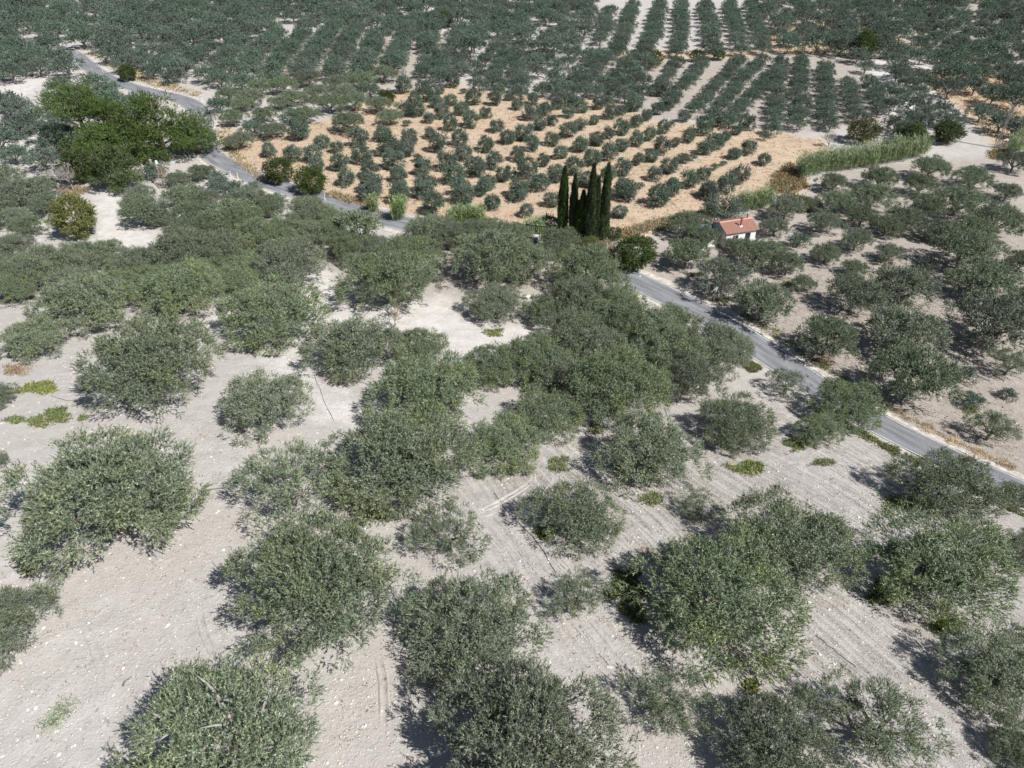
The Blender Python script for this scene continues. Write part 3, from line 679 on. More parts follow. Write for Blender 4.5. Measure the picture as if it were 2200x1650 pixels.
FILLS = [
 ([(-120,-12),(660,-12),(640,50),(480,88),(300,100),(180,122),(60,90),(-120,95)], 5.7, 6.6, 8.8),
 ([(-120,100),(90,92),(158,115),(150,150),(60,165),(-120,170)], 5.6, 6.5, 8.0),
 ([(640,-12),(1285,-12),(1285,60),(1260,108),(1000,108),(900,70),(660,40)], 6.8, 6.0, 8.0),
 ([(905,108),(1290,108),(1400,122),(1395,160),(1370,185),(1395,205),(1310,210),(1180,208),(1030,188),(960,176),(905,165)], 4.8, 4.4, 5.6),
 ([(1640,-12),(2330,-12),(2330,280),(2130,290),(2080,235),(1990,150),(1850,128),(1790,112),(1650,96)], 7.4, 5.6, 7.8),
 ([(1850,135),(1990,150),(2075,240),(2060,290),(1900,285),(1860,240)], 6.0, 4.4, 5.6),
 ([(-100,205),(70,205),(190,225),(180,270),(130,330),(-100,330)], 6.4, 6.0, 7.6),
 ([(110,175),(180,160),(250,195),(310,215),(290,250),(200,230),(120,205)], 5.6, 5.2, 6.8),
 ([(440,150),(560,150),(640,168),(560,205),(470,190)], 6.5, 5.5, 7.0),
 ([(-100,340),(0,340),(0,520),(-100,520)], 7.0, 6.0, 7.6),
 ([(-60,290),(110,285),(150,330),(90,385),(0,395),(-60,380)], 7.0, 5.0, 6.6),
]
for poly, sp_, a_, b_ in FILLS: fill(poly, sp_, a_, b_, 'olive among the far groves beyond the road and field', 'olives of the far groves')
fill([(215,118),(300,108),(440,98),(640,55),(880,40),(1000,110),(900,165),(640,165),(560,148),(450,172),(350,172),(290,150)], 7.6, 5.4, 6.8, 'olive in one of the straight rows on bare pale soil', 'olives in straight rows', jitter=0.10, ang=0.06, along=5.4)

def near_px(p, x, y): q = px(x, y); return math.hypot(p.x-q.x, p.y-q.y)
for o in OL:
    g, p, wm = o[5], o[0], o[1]
    if g == 'olives in the grove across the road':
        size = 'large ' if wm > 9.2 else 'small ' if wm < 6.2 else ''
        where = ('close beside the white house' if near_px(p, 1585, 500) < 13 else 'on the far verge of the straight road' if road_dist(p.x, p.y) < 10 else
                 'just below the long reed bed' if near_px(p, 1850, 350) < 26 else 'on bare soil towards the lattice pole' if near_px(p, 2139, 318) < 42 else 'in the open grove across the road from the tilled rows')
        o[4] = size+'dark mature olive '+where
    elif g == 'young olives in the golden field':
        size = 'larger ' if wm > 4.3 else 'tiny ' if wm < 2.6 else ''
        where = ('near the cypress group' if near_px(p, 1260, 480) < 22 else 'near the scrub below the reed bed' if near_px(p, 1680, 390) < 24 else 'close to the winding road' if road_dist(p.x, p.y) < 16 else
                 'by the bare soil rows' if near_px(p, 1480, 240) < 34 else 'in the open middle')
        o[4] = size+'young rounded olive in the golden dry field '+where
    elif g in ('olives in the band beside the golden field', 'olives around the pale gravel track', 'olives in the grove below the gravel track', 'olives of the dense clump beside the road', 'olives hiding the road below the cypresses', 'olives on the bank under the road'):
        o[4] = ('large ' if wm > 9.0 else 'small ' if wm < 6.6 else 'middle sized ')+o[4]
OL.sort(key=lambda o: -o[2]*(0.5 if o[3] is FARV else 2.5 if o[3] is YOUNG else 1.0))
LIM = 335
used = {}
for o in OL[:LIM]:
    k = o[3][used.setdefault(id(o[3]), 0) % len(o[3])]; used[id(o[3])] += 1
    p = o[0].copy(); p.z -= 0.05
    new_tree('olive_tree', k, p, o[1], R.uniform(0, 6.28) if o[3] is not OPEN else 0.1, o[4], 'olive tree', o[5], o[6])
# the many small far ones: one scattered object, instancing the crowns and trunks of far variants
REST = OL[LIM:]
src = []
seeds_kind = [(FARV[i], REST[i]) for i in range(4)]
for k, o in seeds_kind:
    e = new_tree('olive_tree', k, o[0], o[1], R.uniform(0, 6.28), o[4], 'olive tree', o[5], o[6]); src.append(e)
REST = REST[4:]
pm = bpy.data.meshes.new('far_olive_grove'); pm.vertices.add(len(REST))
pm.vertices.foreach_set('co', np.array([(o[0].x, o[0].y, o[0].z-0.05) for o in REST], np.float32).ravel())
at = pm.attributes.new('sc', 'FLOAT', 'POINT'); at.data.foreach_set('value', np.array([o[1]/6.2 for o in REST], np.float32))
far = link('far_olive_grove', pm); tag(far, 'far olive trees massed beyond the road and the golden field', 'olive grove', kind='stuff')
def scatter_group(name, objs_list, scale_attr='sc', tilt=0.0):
    g = bpy.data.node_groups.new(name, 'GeometryNodeTree')
    g.interface.new_socket('Geometry', in_out='INPUT', socket_type='NodeSocketGeometry')
    g.interface.new_socket('Geometry', in_out='OUTPUT', socket_type='NodeSocketGeometry')
    n, l = g.nodes, g.links
    gi = n.new('NodeGroupInput'); go = n.new('NodeGroupOutput')
    jn = n.new('GeometryNodeJoinGeometry')
    for objs in objs_list:
        j2 = n.new('GeometryNodeJoinGeometry')
        for ob in objs:
            inf = n.new('GeometryNodeObjectInfo'); inf.inputs[0].default_value = ob; inf.transform_space = 'ORIGINAL'
            l.new(inf.outputs['Geometry'], j2.inputs[0])
        gt = n.new('GeometryNodeGeometryToInstance'); l.new(j2.outputs[0], gt.inputs[0]); l.new(gt.outputs[0], jn.inputs[0])
    mp = n.new('GeometryNodeMeshToPoints'); l.new(gi.outputs[0], mp.inputs[0])
    ip = n.new('GeometryNodeInstanceOnPoints'); l.new(mp.outputs[0], ip.inputs['Points']); l.new(jn.outputs[0], ip.inputs['Instance'])
    ip.inputs['Pick Instance'].default_value = True
    ri = n.new('FunctionNodeRandomValue'); ri.data_type = 'INT'; ri.inputs[4].default_value = 0; ri.inputs[5].default_value = len(objs_list)-1
    l.new(ri.outputs[2], ip.inputs['Instance Index'])
    rr = n.new('FunctionNodeRandomValue'); rr.data_type = 'FLOAT_VECTOR'
    rr.inputs[0].default_value = (-tilt, -tilt, 0); rr.inputs[1].default_value = (tilt, tilt, 6.283)
    l.new(rr.outputs[0], ip.inputs['Rotation'])
    na = n.new('GeometryNodeInputNamedAttribute'); na.data_type = 'FLOAT'; na.inputs[0].default_value = scale_attr
    l.new(na.outputs[0], ip.inputs['Scale']); l.new(ip.outputs[0], go.inputs[0])
    return g
md = far.modifiers.new('scatter', 'NODES'); md.node_group = scatter_group('far_scatter', [list(e.children) for e in src])
print('OLIVES', len(OL), 'rest', len(REST), 'smallest individual px', OL[LIM-1][2])

# ------------------------------------------------------------------ other trees
def generic_tree(name, seed, w, h, nb, leaves, L, Wd, mat, label, cat, cx, cy, wpx, hc=0.4, bark='bark', ball=True, sub=(.07, .13), tr=.18, fork=.8, group=None, up=0.35, spread=0.8, blobs=None):
    rng = random.Random(seed); nr = np.random.default_rng(seed)
    bl = blobs or (round_blobs(rng, w, h, nb, sub) if ball else crown_blobs(rng, w, h, nb, 0.5, n_lobe=10, sub=sub))
    Vv, Ff = leaf_crown(nr, bl, leaves, L, Wd, (0, 0, h*0.4), shoots=30, up=up, spread=spread, tri=False)
    Vv[:, 2] = np.maximum(Vv[:, 2], 0.06)
    pos, wm = locate(cx, cy, wpx, hc)
    k = Kind(w, h, wood(rng, w, h, [b[:3] for b in bl], tr, fork, 5, 6).mesh(name+'_trunk', M[bark], True), mesh_np(name+'_crown', Vv, Ff, M[mat]))
    return new_tree(name, k, pos, wm, rng.uniform(0, 6.28), label, cat, group)
generic_tree('broadleaf_tree', 301, 6, 4.8, 120, 29700, 0.172, 0.093, 'bush', 'dark green leafy tree at the roadside with yellow tips, lower of the roadside pair', 'tree', 597, 366, 68)
generic_tree('broadleaf_tree', 302, 6, 4.8, 120, 29700, 0.172, 0.093, 'bush', 'dense green leafy tree at the field corner beside the road delineator post', 'tree', 667, 388, 72)
generic_tree('broadleaf_tree', 303, 7, 5.2, 140, 39600, 0.178, 0.099, 'bush', 'bright green large leaved tree at the road edge beside the cypresses', 'tree', 1362, 540, 100)
generic_tree('broadleaf_tree', 304, 6, 5.2, 140, 36300, 0.165, 0.081, 'bush_y', 'yellowish olive green tree beside the white gravel track', 'tree', 160, 468, 104)
generic_tree('broadleaf_tree', 305, 6, 4.4, 120, 26400, 0.198, 0.099, 'bush', 'dark green tree on the outer road bend below the bare olive rows', 'tree', 272, 156, 42)
generic_tree('broadleaf_tree', 306, 6, 4.4, 120, 26400, 0.198, 0.099, 'bush', 'deep green round tree among olives at the golden field corner', 'tree', 830, 206, 36)
generic_tree('broadleaf_tree', 307, 7, 5.4, 140, 29700, 0.198, 0.099, 'bush', 'dark green tree standing on white ground in the far groves', 'tree', 957, 40, 40)
generic_tree('broadleaf_tree', 308, 7, 5.0, 140, 29700, 0.198, 0.105, 'bush_y', 'brownish green spreading tree behind the end of the reed bed', 'tree', 1858, 278, 70)
generic_tree('broadleaf_tree', 309, 7, 4.6, 140, 29700, 0.198, 0.105, 'bush', 'green spreading tree behind the middle of the reed bed', 'tree', 1962, 284, 70)
generic_tree('broadleaf_tree', 310, 7, 4.8, 140, 29700, 0.198, 0.105, 'bush', 'yellow green broad tree at the far end of the reed bed', 'tree', 2038, 280, 66)
generic_tree('broadleaf_tree', 311, 7, 5.6, 140, 29700, 0.198, 0.105, 'bush', 'tall dark green tree at the head of the straight soil rows', 'tree', 1862, 98, 62)
generic_tree('broadleaf_tree', 312, 6, 4.4, 120, 26400, 0.198, 0.099, 'bush', 'dark green round tree among the far upper groves', 'tree', 1912, 66, 36)
generic_tree('broadleaf_tree', 313, 6, 4.6, 120, 29700, 0.172, 0.087, 'bush', 'lush green tree behind the leafless grey thicket', 'tree', 170, 358, 85)
generic_tree('broadleaf_tree', 314, 6, 4.8, 140, 36300, 0.165, 0.074, 'olive', 'yellow green tree at the bank hiding the road edge', 'tree', 775, 500, 96, hc=.3, ball=False, sub=(.05, .1))
generic_tree('shrub', 315, 6, 2.4, 120, 23100, 0.145, 0.074, 'bush_y', 'low yellow green hedge shrub above the white house', 'shrub', 1712, 436, 72, hc=.2)
generic_tree('shrub', 316, 5, 3.4, 100, 19800, 0.145, 0.074, 'scrub', 'brownish shrub between the cypresses and the large leaved tree', 'shrub', 1300, 532, 50)
generic_tree('shrub', 317, 5, 3.4, 100, 19800, 0.145, 0.074, 'bush', 'green shrub at the foot of the tallest cypress', 'shrub', 1318, 500, 42)
generic_tree('shrub', 318, 5, 3.6, 100, 19800, 0.145, 0.074, 'weed', 'yellow green shrub in front of the cypress group', 'shrub', 1268, 520, 42)
generic_tree('shrub', 319, 6, 3.6, 120, 23100, 0.158, 0.050, 'olive_b', 'dark grey green thicket behind the white house', 'shrub', 1555, 452, 100, hc=.28)
for i_, (x_, y_, w_) in enumerate([(1410,122,34),(1405,134,26),(1497,118,34),(1545,116,30),(1315,182,40),(1362,195,40),(1425,188,42)]):
    generic_tree('shrub', 330+i_, 5, 3.6, 90, 9000, .24, .10, 'olive_b' if i_ > 3 else 'bush', ['dark rounded bush on the tan strip between olive rows', 'dark low bush below the tan strip', 'olive bush at the end of the lower rows'][0 if i_ in (0, 2, 3) else 1 if i_ == 1 else 2], 'shrub', x_, y_, w_, group='bushes between the olive rows')
# pines: tiers of needle clumps on a tall trunk
def pine(seed, base, top_y, wpx, label):
    rng = random.Random(seed); nr = np.random.default_rng(seed)
    p = px(*base); D = depth(p); w = wpx*D/FPX
    h = 4.0
    while proj((p.x, p.y, p.z+h))[1] > top_y and h < 30: h += 0.1
    bl = []
    for i in range(34):
        z = h*rng.uniform(0.18, 0.97); rr = (w*0.5)*(1.06-0.70*((z/h-0.18)/0.82)**1.8)
        a = i*2.4+rng.uniform(-.4, .4); d = rr*rng.uniform(0.25, 0.85); lr = w*rng.uniform(.13, .20)
        cx, cy = d*math.cos(a), d*math.sin(a)
        for k in range(9):
            th = rng.uniform(0, 6.28); q = math.sqrt(rng.random())
            bl.append((cx+lr*q*math.cos(th), cy+lr*q*math.sin(th), z+lr*.6*rng.uniform(-.6, 1)*(1-q*.5), w*rng.uniform(.05, .085)))
    Vv, Ff = leaf_crown(nr, bl, 42000, .30, .08, (0, 0, h*.45), up=.5, spread=.9, flat=.7, tri=True)
    e = link('pine_tree', None, None, p); tag(e, label, 'pine tree', 'pines beside the winding road')
    mb = MB(); mb.tube([(0, 0, -.3), (rng.uniform(-.2, .2), 0, h*.35), (rng.uniform(-.4, .4), rng.uniform(-.3, .3), h*.93)], [w*.035+.1, w*.028+.08, .05], 8)
    for b in bl[::9]:
        mb.tube([(0, 0, max(h*.15, b[2]-h*.10)), (b[0]*.6, b[1]*.6, b[2]-.3), b[:3]], [.11, .08, .03], 5, cap=False)
    mb.build('trunk', M['bark_p'], e, True)
    link('crown', mesh_np('pine_crown', Vv, Ff, M['pine']), e)
pine(401, (200,335), 182, 150, 'tall pine with a dark upright crown next to the pale leafless tree')
pine(402, (262,345), 218, 135, 'bright green pine in the middle of the pine group')
pine(403, (358,345), 208, 150, 'pine with layered dark crown hiding the road bend')
pine(404, (425,330), 255, 125, 'spreading pine with branches reaching over the road')
pine(405, (262,410), 320, 90, 'short pine at the head of the gravel track')
pine(406, (235,368), 280, 110, 'young yellow green pine beneath the tall dark pine')
pine(407, (310,350), 244, 115, 'pine above the dark shade and the wind pump')
# cypresses
def cypress(seed, bx, by, ty, wpx, label):
    rng = random.Random(seed); nr = np.random.default_rng(seed)
    p = px(bx, by); w = wpx*depth(p)/FPX; h = 4.0
    while proj((p.x, p.y, p.z+h))[1] > ty and h < 40: h += 0.1
    n = 16000; t = nr.random(n)**0.85; prof = np.interp(t, [0, .06, .3, .6, .85, 1], [.55, .85, 1, .86, .5, .06])
    a = nr.uniform(0, 6.283, n); rad = w*.5*prof*(1+.14*np.sin(3*a+t*9)+.10*np.sin(7*a-t*21))*nr.uniform(.66, 1.0, n)*np.where(nr.random(n) < .06, 1.22, 1)
    P = np.stack([rad*np.cos(a), rad*np.sin(a), .25+t*(h-.5)], 1); o = np.stack([np.cos(a), np.sin(a), np.zeros(n)], 1)
    Dd = o*.35+np.array([0, 0, 1.])+nr.normal(size=(n, 3))*.28; N = unit(o+nr.normal(size=(n, 3))*.45)
    Vv, Ff = blades(P, Dd, N, .34*nr.uniform(.6, 1.3, n), .09*nr.uniform(.7, 1.3, n), True)
    e = link('cypress_tree', None, None, p); tag(e, label, 'cypress tree', 'cypresses beside the golden field')
    mb = MB(); mb.tube([(0, 0, -.3), (0, 0, h*.5), (0, 0, h*.95)], [.2, .13, .03], 7); mb.build('trunk', M['bark_p'], e, True)
    link('crown', mesh_np('cypress_crown', Vv, Ff, M['cypress']), e)
cypress(501, 1207, 510, 357, 22, 'tall cypress standing outermost of the group behind a grey olive')
cypress(502, 1229, 512, 372, 17, 'slim cypress between the outermost cypress and the short one')
cypress(503, 1247, 522, 408, 20, 'short broad cypress in the heart of the group')
cypress(504, 1264, 527, 350, 20, 'tallest straight cypress with bright green sunlit side')
cypress(505, 1276, 522, 378, 15, 'thin cypress tucked behind the sunlit tall cypress')
cypress(506, 1294, 520, 349, 21, 'tall dark cypress standing apart from the rest of the group')
cypress(507, 1240, 516, 430, 16, 'low cypress filling the gap at the base of the group')
# leafless trees
def bare_tree(seed, bx, by, wpx, label, twigs=5, name='bare_tree', mat='dead', up=1.0, cat='bare tree', levels=4, thick=1.0):
    rng = random.Random(seed); p = px(bx, by); w = wpx*depth(p)/FPX
    e = link(name, None, None, p); tag(e, label, cat)
    tr, br = MB(), MB()
    def grow(a, d, L, r, lv):
        b = a+d*L; m = a.lerp(b, .5)+Vector((rng.uniform(-1, 1), rng.uniform(-1, 1), rng.uniform(-.3, .5)))*L*.10
        (tr if lv == levels else br).tube([a, m, b], [r, r*.82, r*.6], 6 if lv > 2 else 4, cap=False)
        if lv == 0: return
        for k in range(twigs if lv > 1 else 3):
            dd = (d+Vector((rng.uniform(-1, 1), rng.uniform(-1, 1), rng.uniform(-.5, .9)*up))*.85).normalized()
            grow(a.lerp(b, rng.uniform(.55, 1)), dd, L*rng.uniform(.6, .85), r*.55, lv-1)
    grow(Vector((0, 0, -.2)), Vector((rng.uniform(-.1, .1), rng.uniform(-.1, .1), 1)), w*.30, w*.022*thick+.02, levels)
    tr.build('trunk', M[mat], e, True); br.build('branches', M[mat], e)
bare_tree(601, 122, 352, 60, 'pale leafless tree with upright forked branches beside the dark pine', 4, up=1.3)
bare_tree(602, 158, 410, 80, 'grey leafless thicket tree in front of the lush green tree', 5, up=.6)
bare_tree(603, 132, 395, 60, 'grey dead tree with tangled twigs next to pale ground', 5, up=.7)
bare_tree(604, 1780, 316, 50, 'leafless grey tree at the head of the reed bed', 5, up=.8)
bare_tree(605, 868, 168, 36, 'bare grey tree on soil above the golden field', 4, up=.9)
bare_tree(606, 848, 700, 62, 'leafless brown shrub below the broad olive on white gravel', 5, 'dry_shrub', 'brush', .5, 'shrub', 4, .5)
bare_tree(607, 1382, 1195, 50, 'small reddish brown dry shrub on tilled gravel', 5, 'dry_shrub', 'brush', .5, 'shrub', 4, .5)

# ------------------------------------------------------------------ reeds, weeds, dry grass
def blade_patch(name, poly, n, hgt, wid, mat, label, cat, kind='stuff', lean=.35, per=5, base_r=.12, patchy=True, shape_px=True):
    """upright leaf blades in tussocks over a ground outline"""
    P = wpoly(poly) if shape_px else np.array(poly); c = P.mean(0)
    x0, y0 = P.min(0); x1, y1 = P.max(0); nr = np.random.default_rng(abs(hash(label)) % 99991 if False else int(abs(c[0]*131+c[1]*717)) % 99991)
    q = np.stack([nr.uniform(x0, x1, n*6), nr.uniform(y0, y1, n*6)], 1); sf = min(1.2, 0.35*min(x1-x0, y1-y0)); k = poly_mask(P, q[:, 0], q[:, 1], sf)
    pn = np.sin(q[:, 0]*2.1+c[1])*np.sin(q[:, 1]*1.7+c[0])+np.sin(q[:, 0]*4.3+1)*np.sin(q[:, 1]*3.9)*.6
    q = q[k+(0.16*pn if patchy else 0) > .5+nr.random(n*6)*.45][:n]; m = len(q)
    if m == 0: return None
    q = np.repeat(q, per, 0)+nr.normal(size=(m*per, 2))*base_r; m = len(q)
    z = gz(q[:, 0], q[:, 1]); oz = g1(*c)
    Pp = np.stack([q[:, 0]-c[0], q[:, 1]-c[1], z-oz-.02], 1)
    D = np.stack([nr.normal(size=m)*lean, nr.normal(size=m)*lean, np.ones(m)], 1); N = unit(nr.normal(size=(m, 3))+np.array([.5, -.5, .6]))
    Vv, Ff = blades(Pp, D, N, hgt*nr.uniform(.5, 1.2, m), wid*nr.uniform(.7, 1.3, m))
    o = link(name, mesh_np(name, Vv, Ff, M[mat]), None, (c[0], c[1], oz)); tag(o, label, cat, None, kind); return o
def reeds(poly, n, label, h=3.4, per=9):
    P = wpoly(poly); c = P.mean(0); nr = np.random.default_rng(int(abs(c[0]*13+c[1]*71)) % 9999)
    x0, y0 = P.min(0); x1, y1 = P.max(0)
    q = np.stack([nr.uniform(x0, x1, n*8), nr.uniform(y0, y1, n*8)], 1); q = q[poly_mask(P, q[:, 0], q[:, 1], .3) > .5][:n]; m = len(q)
    oz = g1(*c); hh = h*nr.uniform(.7, 1.12, m); ln = nr.normal(size=(m, 2))*.13
    st = np.stack([q[:, 0]-c[0], q[:, 1]-c[1], gz(q[:, 0], q[:, 1])-oz-.05], 1); sd = np.concatenate([ln, np.ones((m, 1))], 1)
    V1, F1 = blades(st, sd, unit(nr.normal(size=(m, 3))+np.array([.3, -1, .2])), hh, np.full(m, .07))
    t = nr.uniform(.25, 1, (m, per)); LP = (st[:, None]+sd[:, None]*(hh[:, None]*t)[..., None]).reshape(-1, 3); k = len(LP)
    a = nr.uniform(0, 6.28, k); LD = np.stack([np.cos(a)*.8, np.sin(a)*.8, nr.uniform(.2, 1.1, k)], 1); LN = unit(np.stack([-np.cos(a)*.5, -np.sin(a)*.5, np.ones(k)], 1)+nr.normal(size=(k, 3))*.3)
    V2, F2 = blades(LP, LD, LN, nr.uniform(.5, .95, k), np.full(k, .085))
    e = link('reed_bed', None, None, (c[0], c[1], oz)); tag(e, label, 'reeds')
    tag(link('stems', mesh_np('reed_stems', V1, F1, M['reed']), e), kind='stuff'); tag(link('leaves', mesh_np('reed_leaves', V2, F2, M['reed']), e), kind='stuff')
reeds([(1705,372),(1790,352),(1880,338),(1985,326),(1990,340),(1900,358),(1800,372),(1722,388)], 1500, 'long bed of pale green reeds between the golden field and grove', 3.6)
reeds([(840,470),(872,466),(872,474),(846,478)], 120, 'tall reed clump at the roadside under the field olives', 3.6)
reeds([(792,452),(812,450),(812,458),(796,460)], 70, 'small dry reed clump beside the road edge', 2.6)
reeds([(960,486),(1045,478),(1045,488),(965,496)], 240, 'reed thicket at the lower edge of the golden field behind olives', 3.2)
reeds([(1125,508),(1165,504),(1165,512),(1128,518)], 130, 'reed clump behind the black barred gate', 3.0)
reeds([(1575,452),(1655,440),(1655,450),(1580,462)], 260, 'reed clump above the thicket behind the white house', 3.2)
reeds([(2160,320),(2215,300),(2215,325),(2170,345)], 260, 'green reeds beside the white boulders near the lattice pole', 3.4)
W_ = lambda cx, cy, rx, ry, n=10: [(cx+rx*math.cos(2*math.pi*k/n)*R.uniform(.75, 1.35), cy+ry*math.sin(2*math.pi*k/n)*R.uniform(.75, 1.35)) for k in range(n)]
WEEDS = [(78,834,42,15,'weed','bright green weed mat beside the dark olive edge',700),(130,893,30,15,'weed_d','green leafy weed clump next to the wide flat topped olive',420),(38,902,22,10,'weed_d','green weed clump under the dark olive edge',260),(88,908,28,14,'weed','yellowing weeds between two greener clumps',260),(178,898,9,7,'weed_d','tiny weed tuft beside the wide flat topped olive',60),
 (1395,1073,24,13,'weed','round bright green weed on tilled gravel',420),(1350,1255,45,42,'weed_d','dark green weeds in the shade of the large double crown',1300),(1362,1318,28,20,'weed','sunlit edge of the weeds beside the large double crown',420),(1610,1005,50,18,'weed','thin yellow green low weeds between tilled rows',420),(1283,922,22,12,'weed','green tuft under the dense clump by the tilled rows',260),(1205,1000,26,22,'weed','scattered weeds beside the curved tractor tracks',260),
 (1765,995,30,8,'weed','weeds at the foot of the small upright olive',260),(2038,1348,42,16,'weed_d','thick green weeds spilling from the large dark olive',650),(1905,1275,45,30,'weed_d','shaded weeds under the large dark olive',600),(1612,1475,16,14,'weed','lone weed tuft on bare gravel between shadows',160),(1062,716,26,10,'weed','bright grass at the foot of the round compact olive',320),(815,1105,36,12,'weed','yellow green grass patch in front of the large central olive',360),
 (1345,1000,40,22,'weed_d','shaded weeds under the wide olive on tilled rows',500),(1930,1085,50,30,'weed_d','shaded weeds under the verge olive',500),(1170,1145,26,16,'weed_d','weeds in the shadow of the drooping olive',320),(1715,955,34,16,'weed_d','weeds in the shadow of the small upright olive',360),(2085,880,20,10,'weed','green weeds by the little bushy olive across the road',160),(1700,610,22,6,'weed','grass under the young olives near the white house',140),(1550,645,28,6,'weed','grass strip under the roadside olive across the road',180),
 (1500,590,26,6,'scrub','dry scrub at the foot of the olive by the road',160),(60,1225,18,9,'weed','small green weed tuft by the wide solitary olive',90)]
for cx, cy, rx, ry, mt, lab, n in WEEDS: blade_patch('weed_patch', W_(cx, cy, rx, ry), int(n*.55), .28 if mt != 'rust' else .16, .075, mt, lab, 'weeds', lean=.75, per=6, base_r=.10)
def along_road(i_from, i_to, side, off0, off1):
    A, B = [], []
    for i in range(i_from, i_to, 3):
        t = (ROAD[i+1]-ROAD[i-1]).normalized(); n_ = Vector((-t.y, t.x, 0))*side
        a = ROAD[i]+n_*off0; b = ROAD[i]+n_*off1; A.append((a.x, a.y)); B.append((b.x, b.y))
    return A+B[::-1]
def road_idx(x, y):
    p = px(x, y); return int(((RNP-np.array((p.x, p.y)))**2).sum(1).argmin())
SIDE_N = 1.0 if (lambda i: (lambda t: (-t.y*(0-ROAD[i].x)+t.x*(0-ROAD[i].y)))(ROAD[i+1]-ROAD[i-1]))(30) > 0 else -1.0   # side of the road facing the camera
ia, ib, ic, id_, ie, if_ = road_idx(1950,945), road_idx(1830,880), road_idx(1690,790), road_idx(1560,700), road_idx(2160,1040), road_idx(1900,915)
blade_patch('grass_verge', along_road(ia-8, ib, SIDE_N, 2.9, 4.4), 4200, .30, .08, 'weed', 'green grass strip along the road edge next to the verge olive', 'grass', lean=.7, shape_px=False)
blade_patch('grass_verge', along_road(ib+6, id_, SIDE_N, 3.0, 4.4), 4600, .30, .08, 'weed', 'green grass strip along the road between tilled rows and clump', 'grass', lean=.7, shape_px=False)
blade_patch('grass_verge', along_road(ie, ib, -SIDE_N, 3.0, 4.6), 1500, .26, .06, 'straw', 'golden dry grass verge across the road near the small stemmed olive', 'grass', lean=.8, shape_px=False)
blade_patch('grass_verge', along_road(ib+1, ic+8, -SIDE_N, 3.0, 4.6), 900, .30, .08, 'weed', 'mixed green verge across the road under the olive with dry twigs', 'grass', lean=.7, shape_px=False)
# golden field: dry grass tufts
FIELD = wpoly(DRY[0])
blade_patch('dry_grass', DRY[0], 8000, .30, .11, 'straw', 'golden dry grass covering the field of young olives', 'grass', lean=.8, per=6, base_r=.3)
for k in (1, 2): blade_patch('dry_grass', DRY[k], 1500, .6, .14, 'straw', ['', 'tawny dry grass between olives beyond the lattice pole', 'tawny dry grass strip at the head of the straight rows'][k], 'grass', lean=.8, per=6, base_r=.3)
SCRUB = [([(1420,470),(1540,445),(1580,450),(1480,480),(1410,500),(1340,515),(1330,495)], 2200, 'brown scrub on the stony bank above the house drive'),
         ([(690,418),(790,448),(830,462),(800,440),(720,410)], 900, 'dry scrub along the road under the golden field'),
         ([(485,300),(520,335),(560,372),(590,392),(560,392),(515,362),(478,325)], 800, 'yellow scrub lining the road bend at the field corner'),
         ([(1700,350),(1720,375),(1740,400),(1700,420),(1640,415),(1660,380)], 1800, 'tall tawny scrub at the end of the reed bed'),
         ([(175,118),(210,128),(260,165),(340,190),(430,212),(440,200),(360,175),(270,140),(200,112)], 1400, 'olive brown scrub along the upper bank of the winding road'),
         ([(200,405),(150,430),(120,412),(160,400)], 400, 'dry scrub behind the yellowish tree by the gravel track'),
         ([(2120,325),(2180,322),(2185,340),(2130,345)], 500, 'brown scrub at the foot of the lattice pole')]
for P_, n_, lab in SCRUB: blade_patch('scrub', P_, int(n_*.6), .6, .12, 'scrub', lab, 'scrub', lean=.6, per=6, base_r=.35)
BR = [(35,795,34,16,'heap of dry brown cuttings under the olive by the clearing'),(735,812,40,16,'rust brown dead twigs at the foot of the gravel slope olive'),(1772,775,22,12,'dry brown twigs under the roadside olive across the road')]
for cx, cy, rx, ry, lab in BR: blade_patch('dry_brush', W_(cx, cy, rx, ry), 170, .3, .045, 'brush', lab, 'brush', lean=1.0, per=6, base_r=.2)

